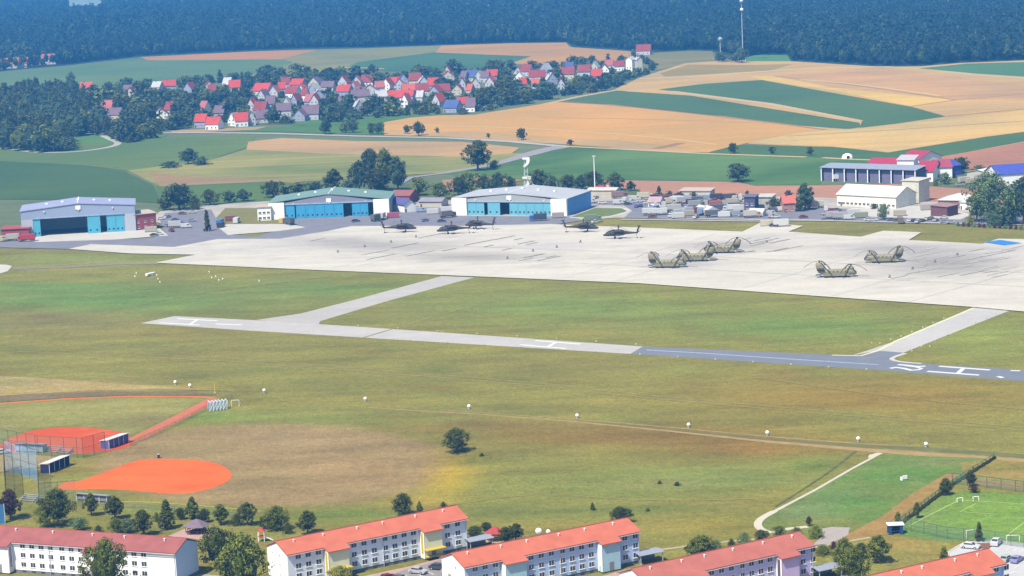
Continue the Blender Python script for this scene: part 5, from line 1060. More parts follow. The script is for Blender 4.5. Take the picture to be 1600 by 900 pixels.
# ------------------------------------------------------------------ vehicles
_VM = {}
def vmat(c): 
    k = 'vehicle_paint_%d_%d_%d' % c; return mat(k, C(*c, .5), .35, .04, 2, .5)
def wheels(t, xs, w_, r):
    for x in xs:
        for s_ in (-1, 1):
            k = ('wh', r)
            if k not in _VM: m = MB(); m.cyl((0, -.12, 0), (0, .12, 0), r, n=10); m.cyl((0, -.14, 0), (0, .14, 0), r * .5, n=8, mi=1); _VM[k] = m.mesh('wheel', [tyre, steel])
            link('wheel', _VM[k], t, (x, s_ * (w_ / 2 - .1), r))
def vehicle(kind, px, py, c, rot, label=None, key=None, group=None, c2=(235, 232, 225)):
    p = at(px, py); p.z = .06 if py > 600 else LZ2(px, py); cat = {'car': 'car', 'van': 'van', 'truck': 'truck', 'container': 'container', 'tent': 'tent', 'trailer': 'trailer', 'tanker': 'tanker', 'suv': 'car'}[kind]
    nm = {'car': 'parked_car', 'suv': 'parked_car', 'van': 'parked_van', 'truck': 'truck', 'container': 'shipping_container', 'tent': 'tent', 'trailer': 'trailer', 'tanker': 'tank_trailer'}[kind]
    t = thing(nm, label, cat, p, math.radians(rot), group); k = (kind, c, c2)
    if key: pend(t, key, px)
    def M(n, f, m):
        kk = (kind, n, c, c2)
        if kk not in _VM: b = MB(); f(b); _VM[kk] = b.mesh(n, m)
        return link(n, _VM[kk], t)
    if kind in ('car', 'suv'):
        h = .25 if kind == 'suv' else 0
        M('body', lambda b: (b.prism([(-2.2, .3), (2.2, .3), (2.25, .7), (2.1, .85 + h * .5), (1.2, .98 + h), (-1.7, 1.0 + h), (-2.2, .9 + h)], 'y', -.88, .88), b.prism([(-1.6, .98 + h), (1.1, .98 + h), (.45, 1.42 + h), (-1.2, 1.44 + h)], 'y', -.72, .72)), vmat(c))
        M('windows', lambda b: (b.prism([(-1.45, 1.03 + h), (.98, 1.03 + h), (.42, 1.36 + h), (-1.15, 1.38 + h)], 'y', -.735, .735), b.add([(1.13, -.66, 1.0 + h), (1.13, .66, 1.0 + h), (.5, .66, 1.43 + h), (.5, -.66, 1.43 + h)], [(0, 1, 2, 3)]), b.add([(-1.66, -.66, 1.03 + h), (-1.24, -.66, 1.43 + h), (-1.24, .66, 1.43 + h), (-1.66, .66, 1.03 + h)], [(0, 1, 2, 3)])), cpt)
        M('lamp', lambda b: (b.box(2.2, 2.27, -.8, -.45, .6, .78), b.box(2.2, 2.27, .45, .8, .6, .78)), frame_m); wheels(t, (-1.35, 1.35), 1.8, .33)
    elif kind == 'van':
        M('body', lambda b: b.prism([(-2.7, .4), (2.6, .4), (2.65, 1.1), (2.2, 1.3), (1.6, 2.2), (-2.7, 2.3)], 'y', -1, 1), vmat(c)); M('windows', lambda b: (b.box(.6, 1.5, -1.02, 1.02, 1.35, 1.95), b.add([(2.22, -.85, 1.33), (2.22, .85, 1.33), (1.68, .85, 2.15), (1.68, -.85, 2.15)], [(0, 1, 2, 3)])), cpt); wheels(t, (-1.7, 1.7), 2.0, .38)
    elif kind == 'truck':
        M('cab', lambda b: b.prism([(2.4, .6), (4.3, .6), (4.35, 1.6), (4.0, 2.7), (2.4, 2.8)], 'y', -1.2, 1.2), vmat(c)); M('cargo_box', lambda b: b.box(-4.2, 2.2, -1.25, 1.25, 1.05, 3.5), vmat(c2)); M('windows', lambda b: (b.box(2.9, 3.8, -1.22, 1.22, 1.8, 2.4), b.box(4.05, 4.3, -1.0, 1.0, 1.75, 2.4)), cpt)
        M('chassis', lambda b: b.box(-4.2, 4.2, -.5, .5, .6, 1.0), blk); wheels(t, (-3.2, -2.2, 3.3), 2.4, .5)
    elif kind == 'trailer':
        M('box_body', lambda b: b.box(-3.6, 3.6, -1.25, 1.25, 1.1, 3.4), vmat(c)); M('drawbar', lambda b: b.box(3.6, 5.2, -.12, .12, .8, 1.0), blk); wheels(t, (-2.4, -1.3), 2.4, .45)
    elif kind == 'tanker':
        M('tank', lambda b: b.cyl((-3.4, 0, 2.2), (2.4, 0, 2.2), 1.35, n=16), vmat(c)); M('tank_end', lambda b: b.cyl((2.42, 0, 2.2), (3.6, 0, 2.2), 1.33, 1.1, n=16), vmat(c2)); M('chassis', lambda b: b.box(-3.5, 3.8, -.9, .9, .6, .95), blk); wheels(t, (-2.4, -1.3, 2.5), 2.3, .45)
    elif kind == 'container':
        def f(b):
            b.box(-3.0, 3.0, -1.22, 1.22, .15, 2.6)
            for i in range(12): x = -2.75 + i * .5; b.box(x, x + .2, -1.27, 1.27, .3, 2.45)
        M('shell', f, vmat(c)); M('door', lambda b: (b.box(3.0, 3.06, -1.1, -.03, .25, 2.5), b.box(3.0, 3.06, .03, 1.1, .25, 2.5)), vmat(c2)); M('skid', lambda b: b.box(-3, 3, -1, 1, 0, .15), blk)
    elif kind == 'tent':
        M('canvas', lambda b: b.prism([(-3, 0), (3, 0), (3, 1.9), (0, 3.6), (-3, 1.9)], 'x', -4, 4), vmat(c)); M('door_flap', lambda b: b.prism([(-.8, 0), (.8, 0), (.5, 2.1), (-.5, 2.1)], 'x', 4.0, 4.05), vmat(c2))
    return t
def LZ2(px, py): return .42
W_, CRM, GRY, DK, BEI = (250, 250, 246), (240, 230, 200), (170, 170, 178), (70, 66, 74), (214, 196, 168)
V = [  # the yard right of the grey hangar
 ('tanker', 941, 301, (214, 84, 84), 4, 'red tank trailer with white end near the foot of the tall pole', (246, 232, 230)),
 ('van', 924, 318, W_, 6, 'white van on the asphalt below the tall pole', None), ('car', 931, 311, (220, 214, 190), 60, 'small beige car under the tall pole', None), ('car', 941, 319.5, W_, -8, 'white car right of the van below the tall pole', None), ('van', 966, 320, W_, 4, 'long white van left of the brown truck in the yard', None),
 ('truck', 968, 310.5, (150, 108, 108), 5, 'brown truck behind the long white van', (176, 140, 138)), ('van', 976, 315.5, W_, 120, 'white van parked nose-on beside the brown truck', None), ('car', 986, 318.5, (246, 244, 250), 10, 'white car right of the nose-on van', None), ('car', 981, 321, DK, -5, 'dark car in front of the white one near the blue asphalt', None), ('van', 993, 313.5, W_, 8, 'white van at the back near the long cream building', None),
 ('truck', 1008, 312, CRM, -5, 'cream truck at the back of the yard', (235, 228, 196)), ('car', 994, 325, (120, 118, 200), 80, 'blue-violet car on the dark asphalt, left of two', None), ('car', 1001, 324, (90, 90, 160), 80, 'blue-violet car on the dark asphalt, right of two', None),
 ('trailer', 1015, 337, W_, 2, 'white box trailer, left of two in front of the pink-roofed hut', None), ('trailer', 1031, 337, W_, 2, 'white box trailer, right of two in front of the pink-roofed hut', None), ('car', 1028, 320, (240, 236, 232), 30, 'white car right of the pink-roofed hut', None), ('car', 1035, 320, (206, 190, 176), 70, 'beige car right of the pink-roofed hut', None), ('truck', 1043, 321, CRM, 8, 'cream truck right of the pink-roofed hut', CRM),
 ('trailer', 1053, 331, (226, 222, 212), 4, 'pale covered trailer behind the heap of canvas', None), ('container', 1062, 336, (224, 222, 226), 12, 'pale grey container near the grass strip', None), ('car', 1076, 326, W_, 40, 'white car left of the white tents', None), ('container', 1074, 333, (206, 206, 220), 4, 'blue-grey container left of the white tents', None), ('truck', 1088, 325, (150, 150, 160), 4, 'grey truck left of the white tents', (190, 186, 184)),
 ('tent', 1098, 333, W_, -70, 'white tent, left of two in the yard', None), ('tent', 1109, 334, (246, 246, 252), -70, 'white tent, right of two in the yard', None), ('car', 1118, 335, W_, 5, 'white car right of the white tents', None), ('car', 1125, 336, (230, 226, 216), 20, 'cream car right of the white tents near the grass', None),
 ('truck', 1122, 314, DK, 3, 'dark truck at the back of the yard, left of two', (84, 78, 92)), ('truck', 1143, 314, (96, 90, 96), 3, 'dark truck at the back of the yard, right of two', (104, 98, 104)), ('tanker', 1157, 315, (240, 238, 226), 80, 'white round-ended tank trailer behind the violet-grey block', W_),
 ('container', 1118, 323, (214, 118, 84), 3, 'orange-red container in the middle of the yard', (190, 96, 70)), ('container', 1099, 321, (150, 160, 104), 3, 'olive green container left of the orange-red one', (130, 140, 90)), ('van', 1135, 321.5, CRM, 20, 'cream van right of the orange-red container', None), ('truck', 1147, 322, BEI, 3, 'beige truck behind the long white truck', (222, 208, 190)),
 ('truck', 1143, 331.5, W_, 178, 'long white truck left of the violet-grey block', W_), ('trailer', 1157, 332, (244, 242, 236), 0, 'white trailer coupled behind the long white truck', None), ('van', 1161, 321, W_, 4, 'white van touching the violet-grey block', None), ('container', 1147, 338.5, (190, 196, 206), 2, 'grey container in front of the long white truck', (170, 176, 190)), ('car', 1160, 339, (206, 206, 200), 30, 'pale car right of the grey container', None),
 ('tent', 1184, 338, W_, -30, 'small white pointed tent in front of the pale grey building', None), ('truck', 1175, 341, (232, 196, 180), 5, 'pinkish truck at the edge of the grass strip', (238, 226, 214)),
 ('trailer', 1220, 355, W_, 2, 'white trailer standing on the apron corner', None), ('car', 1209, 355, DK, 4, 'small dark tug in front of the white trailer on the apron corner', None), ('container', 1198, 354, CRM, 0, 'cream container on the apron corner left of the dark tug', CRM),
 ('truck', 1274, 326, (226, 96, 110), 183, 'red-cabbed truck with cream box left of the long white hall', (240, 232, 200)), ('van', 1291, 330.5, (250, 244, 238), 80, 'white van nose-on beside the red-cabbed truck', None), ('car', 1300, 331, (190, 70, 60), 0, 'red car in front of the long white hall', None), ('car', 1308, 330.5, (150, 130, 120), 10, 'brown car right of the red one', None),
 ('truck', 1297, 343, (200, 194, 200), 184, 'grey truck with a low load on the perimeter road', (214, 208, 214)), ('trailer', 1313, 344, (205, 198, 200), 2, 'low grey trailer behind the truck on the perimeter road', None), ('van', 1327, 344, W_, 3, 'white van on the perimeter road below the long hall', None), ('container', 1346, 341, (186, 190, 160), 3, 'olive container below the small light green tree', None),
 ('car', 1357, 346, W_, 3, None, None), ('car', 1364, 346.5, (245, 245, 245), 3, None, None), ('car', 1392, 346, (150, 150, 156), 20, None, None), ('car', 1402, 347, (120, 120, 130), 3, None, None),
 ('car', 1421, 347, W_, 70, None, None), ('car', 1428, 347.5, DK, 70, None, None), ('car', 1434, 349, (236, 236, 240), 60, None, None), ('car', 1441, 347.5, (120, 110, 110), 60, None, None), ('car', 1448, 345, W_, 60, None, None), ('car', 1455, 344, (140, 140, 132), 60, None, None), ('car', 1462, 346.5, (206, 206, 210), 60, None, None), ('car', 1476, 349, (190, 188, 200), 5, None, None), ('car', 1486, 350, (215, 210, 214), 5, None, None),
 ('container', 1407, 349, (150, 132, 112), 85, 'brown crate at the grass edge below the parked cars', None),
 ('container', 1448, 329, (208, 200, 186), 3, 'beige container left of the hip-roofed building', None), ('trailer', 1462, 334, (240, 236, 224), 80, 'cream trailer nose-on left of the dark brick shed', None), ('container', 1472, 335, (232, 226, 214), 80, 'pale container beside the dark brick shed', None), ('trailer', 1312, 283, W_, 0, 'white trailer standing in front of the open shed', None),
 ('truck', 1534, 283, BEI, 30, 'beige farm truck left of the blue-roofed hall', (230, 220, 200)), ('container', 1506, 285, (236, 226, 206), 20, 'cream farmyard container, left of two', None), ('container', 1518, 287, (226, 214, 190), 15, 'cream farmyard container, right of two', None), ('car', 1500, 291, (205, 196, 176), 10, 'beige car at the edge of the farmyard', None), ('car', 1536, 291, W_, 10, 'white car near the big pale tree in the farmyard', None),
 # between the hangars
 ('truck', 841, 346, (70, 120, 226), 186, 'blue truck with dark load on the asphalt below the grey hangar', (80, 84, 104)), ('container', 872, 341, (206, 196, 188), 3, 'pale container at the right corner of the grey hangar', None), ('truck', 926, 347.5, (160, 178, 140), 10, 'pale green truck on the grass strip right of the grey hangar', (150, 170, 134)), ('car', 931, 349, W_, 30, 'white car beside the pale green truck', None),
 ('container', 614, 341, (208, 108, 132), 4, 'pink-red container right of the green-roofed hangar', None), ('trailer', 597, 344, (232, 232, 224), 80, 'white trailer nose-on at the right pier of the green hangar', None), ('truck', 589, 346, (110, 116, 104), 60, 'dark green truck at the right pier of the green hangar', (120, 128, 118)), ('car', 556, 348, (70, 70, 96), 4, 'dark blue car in front of the green hangar, beside the open door', None),
 ('container', 676, 335, W_, 4, 'white container right of the violet-roofed small shed', W_), ('truck', 700, 341, (128, 108, 104), 30, 'brown truck left of the grey hangar', (150, 136, 130)), ('car', 690, 348, (84, 84, 130), 10, 'dark blue car alone on the asphalt left of the grey hangar', None), ('car', 664, 347, (160, 160, 200), 40, 'pale blue car alone on the asphalt between hangars', None), ('trailer', 700, 334, (244, 244, 250), 2, 'white trailer at the left pier of the grey hangar', None), ('van', 658, 332, (190, 205, 240), 5, 'pale blue van right of the violet-roofed small shed', None),
 ('container', 444, 349.5, (226, 196, 96), 60, 'yellow container beside the small white office', None), ('truck', 452, 352, (104, 110, 124), 120, 'dark grey truck at the left pier of the green hangar', (96, 104, 118)),
 ('container', 344, 352, (80, 140, 230), 80, 'bright blue container beside the dark pointed conifer', (90, 180, 235)), ('container', 345, 356, (70, 72, 80), 80, 'dark grey crate in front of the bright blue container', None), ('container', 361, 346, (170, 100, 92), 4, 'brown-red container left of the little white kiosk', None), ('container', 369.5, 349, W_, 85, 'small white kiosk container on the concrete pad', None),
 ('car', 252, 344, W_, 4, None, 'left'), ('car', 262, 341, (200, 214, 236), 60, None, 'left'), ('car', 274, 346, (120, 120, 200), 10, None, 'left'), ('car', 279, 350, (70, 70, 110), 8, None, 'left'), ('car', 262, 355, (190, 150, 180), 70, None, 'left'), ('van', 291, 357, W_, 2, None, 'left'), ('car', 268, 363, (150, 70, 80), 120, None, 'left'), ('car', 285, 336, (120, 110, 104), 4, None, 'left'), ('car', 301, 334, (236, 232, 226), 4, None, 'left'), ('truck', 276, 357, (110, 110, 180), 8, None, 'left'), ('car', 300, 347, (190, 190, 210), 5, None, 'left'),
 ('container', 236, 363, (214, 206, 186), 4, 'beige container in front of the red brick annex', None), ('car', 241, 370, (90, 96, 60), 4, 'olive car at the corner of the hangar forecourt', None), ('car', 249, 368, W_, 8, 'white car at the corner of the hangar forecourt', None),
 ('truck', 17, 377.5, (228, 224, 206), 190, 'cream truck in front of the low red brick building', (226, 222, 200)), ('truck', 42, 378, (226, 88, 92), 184, 'red fire truck beside the cream truck at far left', (214, 76, 84)), ('container', 4, 378, (246, 226, 180), 4, 'yellowish container at the left edge', None),
]
cn = {W_: 'white'}
for (k, x, y, c, r, lab, c2) in V:
    if c2 == 'left': vehicle(k, x, y, c, r, key='%s parked in the yard beside the violet-roofed hangar' % {'car': 'car', 'van': 'van', 'truck': 'truck'}[k], group='vehicles in the left hangar yard')
    elif lab is None: vehicle(k, x, y, c, r, key='car parked along the perimeter road below the long white hall', group='cars along the perimeter road')
    else: vehicle(k, x, y, c, r, lab, c2=c2 or tuple(int(q * .93) for q in c), group='vehicles and boxes in the airfield yards')
for (k, x, y, c, r, lab) in [('car', 1516, 857, (248, 248, 250), -28, 'white sedan at the upper left corner of the parking lot'), ('suv', 1557, 851.5, (246, 246, 250), 62, 'white van-like car beside the planting bed'), ('car', 1572, 877, (205, 220, 205), 55, 'pale green car with dark windows beside the blue block'), ('car', 1589, 878, (170, 168, 226), 55, 'violet-blue car right of the pale green one'),
    ('car', 653, 896, (214, 216, 222), -30, 'silver car in the small lot between two red-roofed blocks'), ('car', 685, 890, (84, 88, 96), -28, 'dark grey car near the gable of the sky-blue block'), ('car', 606, 906, (150, 50, 56), 32, 'dark red car in front of the yellow-trimmed block'), ('car', 626, 908, (120, 120, 124), -30, 'grey car cut by the lower edge in the small lot'), ('car', 4, 709, (228, 230, 236), 20, 'white car at the left edge beside the ball field')]:
    vehicle(k, x, y, c, r, lab, group='cars parked near the apartment blocks')
_y = random.Random(31); YP = [(v[1], v[2]) for v in V]
YC = [W_, W_, (236, 232, 226), (206, 200, 198), (120, 118, 128), (78, 74, 80), (214, 200, 176), (160, 176, 210), (140, 70, 66)]
for _ in range(900):
    x = _y.uniform(985, 1215); y = _y.uniform(312, 342)
    if _ > 600: x = _y.uniform(1245, 1500); y = _y.uniform(331, 348)
    if 984 < x < 1010 and y > 318 or len(YP) > 190: continue
    if any(abs(x - a) < 7.5 and abs(y - b) < 3.6 for a, b in YP) or 1225 < x < 1245 or (1305 < x < 1440 and y < 330): continue
    YP.append((x, y)); k = _y.choice(['car', 'car', 'van', 'car', 'container', 'trailer']); c = _y.choice(YC)
    cw = 'white' if c == W_ else ('pale' if sum(c) > 580 else ('dark' if sum(c) < 300 else ('red' if c[0] > c[1] * 1.5 else 'grey-toned')))
    vehicle(k, x, y, c, _y.choice([4, 4, 8, 80, 60, 180, -10]), c2=tuple(int(q * .93) for q in c), group='close-packed vehicles in the airfield yards', key='%s %s standing %s' % (cw, k, 'in the packed vehicle yard' if x < 1230 else 'in the lot near the long hall'))
# ------------------------------------------------------------------ poles, masts, markers
def simple(name, label, cat, x, y, parts, rz=0, group=None, z=.05, key=None):
    p = at(x, y); p.z = z; t = thing(name, label, cat, p, rz, group)
    for pn, f, m in parts: b = MB(); f(b); b.build(pn, m, t)
    if key: pend(t, key, x)
    return t
simple('light_mast', 'tall pale pole with a small lamp head rising above the dark tree row', 'pole', 930, 304, [('pole', lambda b: b.cyl((0, 0, 0), (0, 0, 20), .34, .2, 8), frame_m), ('lamp_head', lambda b: b.box(-.8, .8, -.3, .3, 20, 20.9), steel), ('base', lambda b: b.box(-.8, .8, -.8, .8, 0, .6), concr)], z=.3)
def tower_parts():
    def shaft(b):
        for sx_ in (-1, 1):
            for sy_ in (-1, 1): b.cyl((sx_ * 1.3, sy_ * 1.3, 0), (sx_ * .7, sy_ * .7, 17), .14, .1, 6)
        for k in range(6):
            z = k * 2.8; w0 = 1.3 - .6 * z / 17; w1 = 1.3 - .6 * (z + 2.8) / 17
            b.cyl((-w0, -w0, z), (w1, -w1, z + 2.8), .07, n=5); b.cyl((-w0, w0, z), (-w1, -w1, z + 2.8), .07, n=5); b.cyl((w0, -w0, z), (-w1, -w1, z + 2.8), .07, n=5)
    def dish(z0, r0):
        def f(b):
            P_ = [(-1.7, 1.9), (1.9, 2.1), (2.1, .6), (1.7, -.8), (.8, -1.9), (-.5, -2.5), (-1.5, -2.4), (-.4, -1.5), (.4, -.4), (.5, .9), (-1.6, 1.1)]
            b.prism([(x * r0 * .33, z0 + z * r0 * .33) for x, z in P_], 'y', -1.9, -1.6)
        return f
    return [('lattice_shaft', shaft, frame_m), ('lower_reflector', dish(4.5, 4.0), white), ('upper_reflector', dish(15.5, 3.4), white)]
simple('radar_tower', 'white lattice radar tower with two curved reflectors behind the grey hangar', 'tower', 823, 296, tower_parts(), z=.3)
def mast(h, rr, dishes):
    L = [('mast', lambda b: b.cyl((0, 0, 0), (0, 0, h), rr, rr * .55, 10), steel)]
    L.append(('cabin', lambda b: b.box(-2.5, 2.5, -2, 2, 0, 3), white))
    for z, r in dishes: L.append(('antenna_dish', (lambda z, r: lambda b: (b.ball((.0, -1.6, z), r, r, 12, 8), b.cyl((0, 0, z), (0, -1.6, z), .2, n=6)))(z, r), white))
    L.append(('platform', lambda b: b.cyl((0, 0, h * .84), (0, 0, h * .84 + .5), 2.0, n=14), steel)); L.append(('panel_antenna', lambda b: [b.box(math.cos(a) * 2 - .25, math.cos(a) * 2 + .25, math.sin(a) * 2 - .25, math.sin(a) * 2 + .25, h * .88, h * .96) for a in (0, 1.05, 2.1, 3.14, 4.19, 5.2)], steel))
    return L
simple('radio_mast', 'tall thin radio mast with white dishes rising in front of the forest', 'mast', 1161, 95, mast(68, .5, [(50, 1.7), (59, 1.9)]), z=.3)
simple('radio_mast', 'short radio mast with one head left of the tall one', 'mast', 1126, 92, mast(22, .5, [(20.5, .9)]), z=.3)
for x, y in ((274, 601), (297, 606), (413, 614), (571, 627), (733, 639), (902, 653.5), (1076, 668), (1199, 680.5), (1341, 690), (1447, 698.5)):
    simple('marker_ball', None, 'marker', x, y, [('sphere', lambda b: (setattr(b, 'smooth', True), b.ball((0, 0, .85), .55, .55, 16, 10)), white), ('stand', lambda b: b.cyl((0, 0, 0), (0, 0, .35), .3, n=8), steel)], group='white marker balls across the meadow', key='white marker ball standing in the meadow beside the dirt track')
elp = [(0, 0)]
def lights(P, key, c=frame_m):
    for x, y in P: simple('edge_light', None, 'light', x, y, [('lamp', lambda b: (b.cyl((0, 0, .25), (0, 0, .6), .28, .2, 8)), c), ('stem', lambda b: b.cyl((0, 0, 0), (0, 0, .25), .12, n=6), steel)], group='small edge lights of the helicopter strip', key=key)
ylw = mat('pale_yellow_plastic', C(245, 240, 190), .6)
lights([(640 + i * 58, 532.5 + i * 3.6 + (i > 5) * .4) for i in range(6)] + [(1000 + i * 59, 555 + i * 4) for i in range(7)], 'small pale light along the lower edge of the strip', ylw)
lights([(560 + i * 62, 510 + i * 4.2) for i in range(8)], 'small pale light along the upper edge of the strip', ylw)
lights([(1362, 537.5), (1375, 538), (1392, 532), (1408, 527), (1425, 520), (1442, 513), (1458, 506), (1475, 499)], 'small pale light left of the right-hand taxiway', ylw)
lights([(1425, 550), (1440, 543), (1453, 542.5), (1462, 533), (1480, 524), (1495, 519), (1510, 513), (1524, 505), (1540, 498), (1555, 491)], 'small pale light right of the right-hand taxiway', ylw)
for x, y in ((211, 434), (213, 429), (245, 432), (250, 443), (247, 438), (327, 427), (331, 436), (337, 434), (342, 440), (348, 438), (405, 441)):
    simple('survey_marker', None, 'marker', x, y, [('board', lambda b: b.box(-.2, .2, -.06, .06, .4, 1.0), frame_m), ('post', lambda b: b.box(-.05, .05, -.05, .05, 0, .4), steel)], group='little white markers on the left lawn', key='little white marker board on the lawn below the apron')
simple('tube_trailer', 'long white trailer-like tube lying on the left lawn below the apron', 'trailer', 235, 431, [('tube', lambda b: (b.cyl((-2.4, -1.5, .9), (2.4, 1.5, .9), .6, .45, 12)), white), ('cradle', lambda b: b.box(-1, 1, -.6, .6, 0, .5), steel)], rz=.5)
for x, y in ((528, 395.5), (570, 387), (611, 380), (650, 372), (793, 405.5), (833, 394), (870, 388), (907, 380), (1390, 435), (1426, 422), (1461, 411), (1496, 400), (1198, 380)):
    simple('fire_extinguisher_cart', None, 'cart', x, y, [('cylinder', lambda b: b.cyl((0, 0, .3), (0, 0, 1.4), .35, n=8), mat('cart_grey', (.2, .18, .17, 1))), ('cart_wheel', lambda b: b.cyl((-.5, 0, .3), (.5, 0, .3), .3, n=8), tyre)], group='little carts standing on the apron', key='small dark cart standing on the pale apron')
simple('blue_tarpaulin', 'bright blue tarpaulin spread on the pale apron corner at the right edge', 'tarpaulin', 1567, 381, [('sheet', lambda b: (b.box(-4.5, 4.5, -7, 7, .02, .18), b.box(-4, 4, -6, 6, .18, .3)), mat('blue_tarp', C(70, 160, 245), .5, .06, .3)), ('rope', lambda b: b.box(-4.6, 4.6, -7.2, -7.05, .02, .12), frame_m)], rz=.5, z=.45)
simple('target_board', 'small white object lying on the green meadow lower right', 'target', 1414, 750, [('board', lambda b: b.box(-.7, .7, -.1, .1, .2, 1.2), frame_m), ('leg', lambda b: b.box(-1.2, -.9, -.4, .4, 0, .9), frame_m)], rz=.4)
# ------------------------------------------------------------------ sports grounds
alu = mat('aluminium', C(206, 212, 226), .45, .05, 1, .5, .3); blueroof = mat('dugout_blue', C(170, 184, 232), .6, .04); vio = mat('dugout_violet', C(112, 116, 190), .6, .05)
def dugout(A, B, D, h, roofm, bodym, label):
    a, rz, L = frame_of(A, B); t = thing('dugout', label, 'dugout', a, rz)
    m_ = MB(); m_.prism([(-.5, h), (D + .2, h - .5), (D + .2, h - .35), (-.5, h + .15)], 'x', -.2, L + .2); m_.build('roof', roofm, t)
    m_ = MB(); m_.box(0, L, .05, .2, .35, h - .15); m_.box(0, .15, .2, D - .15, 0, h - .45); m_.box(L - .15, L, .2, D - .15, 0, h - .45); m_.build('wall', bodym, t)
    m_ = MB(); m_.box(.3, L - .3, D - .9, D - .4, .4, .5); m_.build('bench', alu, t)
    for i in range(5): m_ = MB(); m_.box(-.05, .05, -.05, .05, 0, h - .02); link('post', m_.mesh('post', frame_m), t, (.1 + (L - .2) * i / 4, -.1, 0))
dugout((24, 706), (67, 708), 2.6, 2.6, blueroof, mat('dugout_pale', C(200, 206, 226)), 'pale blue-roofed dugout in front of the red infield')
dugout((170, 702), (201, 691), 3.0, 2.8, mat('white_metal', C(245, 245, 250)), vio, 'violet dugout with white roof at the right of the red infield')
dugout((77, 740), (109, 727), 3.0, 3.0, mat('white_metal', C(245, 245, 250)), mat('dugout_navy', C(56, 58, 100)), 'dark navy dugout with white roof left of the orange infield')
dugout((120, 782), (168, 786), 2.0, 2.0, alu, mat('dugout_grey', C(150, 152, 172)), 'grey dugout bleacher below the tip of the orange infield')
def bleacher(A, B, label, rows=4):
    a, rz, L = frame_of(A, B); t = thing('bleacher', label, 'bleachers', a, rz)
    for k in range(rows): m_ = MB(); m_.box(0, L, k * .7, k * .7 + .35, .4 + k * .35, .47 + k * .35); m_.build('seat_plank', alu, t)
    m_ = MB()
    for x in (0.2, L / 2, L - .2): m_.prism([(0, 0), (rows * .7, 0), (rows * .7, .38 + rows * .35 - .35), (0, .38)], 'x', x - .04, x + .04)
    m_.build('frame', steel, t)
bleacher((68, 706), (106, 710), 'silver bleacher right of the pale blue dugout'); bleacher((30, 783), (72, 787), 'silver bleacher behind the blue net at lower left')
netb = bpy.data.materials.new('net'); netb.use_nodes = True; t_ = netb.node_tree; bs = t_.nodes['Principled BSDF']; bs.inputs['Base Color'].default_value = (.20, .36, .55, 1); bs.inputs['Alpha'].default_value = .38; bs.inputs['Roughness'].default_value = .8
netg = bpy.data.materials.new('net_green'); netg.use_nodes = True; bs = netg.node_tree.nodes['Principled BSDF']; bs.inputs['Base Color'].default_value = (.10, .20, .14, 1); bs.inputs['Alpha'].default_value = .22
def fence(P, h, m, label, step=4.0, name='chain_fence', cat='fence', post=mat('dark_post', (.08, .09, .08, 1)), pr=.05, rail=True):
    P = [at(*p) for p in P]; t = thing(name, label, cat, P[0]); o = P[0]; n = 0
    me = MB(); me.cyl((0, 0, -.02), (0, 0, h), pr, n=6); pm = me.mesh('post', post)
    nb_ = MB(); rl = MB()
    for a, b in zip(P, P[1:]):
        d = b - a; L = d.length; u = d / L; a0 = a - o; b0 = b - o; nn = Vector((-u.y, u.x, 0)) * .015
        if m: nb_.add([tuple(a0 + nn), tuple(b0 + nn), tuple(b0 + nn + Vector((0, 0, h))), tuple(a0 + nn + Vector((0, 0, h)))], [(0, 1, 2, 3)])
        if rail: rl.cyl(a0 + Vector((0, 0, h)), b0 + Vector((0, 0, h)), pr * .8, n=5); rl.cyl(a0 + Vector((0, 0, h * .5)), b0 + Vector((0, 0, h * .5)), pr * .6, n=5)
        k = 0
        while k < L and n < 95: link('post', pm, t, tuple(a0 + u * k)); k += step; n += 1
    if m: nb_.build('mesh_panel', m, t)
    if rail: rl.build('rail', post, t)
    return t
fence([(10, 782), (8, 735), (60, 752)], 9, netb, 'tall blue-netted backstop at lower left behind the dark navy dugout', 5, 'backstop_net', 'net', pr=.09)
fence([(60, 752), (62, 792), (120, 788)], 6.5, netg, 'tall thin green net between the backstop and the bleachers', 5, 'backstop_net', 'net', pr=.07)
fence([(0, 700), (60, 712), (130, 716), (165, 706)], 6, netg, 'tall mesh fence with dark posts behind the red infield', 4.5, 'backstop_net', 'net', pr=.08)
fence([(203, 698), (262, 672), (340, 632), (364, 622)], 1.6, netg, 'low chain fence along the orange foul track', 3, post=mat('rail_tan', C(190, 170, 120)))
fence([(364, 612), (250, 608), (150, 609), (0, 617), (-60, 623)], 1.2, None, 'long low outfield fence with yellow top rail', 4, post=mat('rail_yellow', C(226, 204, 70)))
fence([(108, 790), (170, 792), (300, 800), (400, 812)], 1.2, netg, 'low fence behind the row of trees at lower left', 4)
fence([(1553, 718), (1520, 738), (1478, 765), (1440, 795), (1402, 822)], 1.5, None, 'dark fence running diagonally beside the football pitch', 3, pr=.09, rail=True, post=mat('fence_dark', (.09, .09, .085, 1)))
_h = [at(*p) for p in ((1553, 716), (1520, 737), (1478, 764), (1440, 794), (1403, 821))]
t = thing('clipped_hedge', 'low dark hedge at the foot of the diagonal pitch fence', 'hedge', _h[0]); m_ = MB()
for a, b in zip(_h, _h[1:]):
    n_ = max(2, int((b - a).length / 1.1))
    for i in range(n_): c = a.lerp(b, (i + .5) / n_) - _h[0]; m_.ball((c.x + .5 + R_.uniform(-.15, .15), c.y, .35), .5, R_.uniform(.35, .55), 7, 5)
m_.build('foliage', LEAF['dark'], t)
fence([(1488, 757), (1520, 760), (1600, 770), (1700, 782)], 3, netg, 'dark fence along the upper end of the football pitch', 4, pr=.08)
fence([(1404, 826), (1480, 843), (1530, 847), (1600, 856), (1700, 868)], 3, netg, 'tall green mesh fence between football pitch and parking lot', 4, pr=.06)
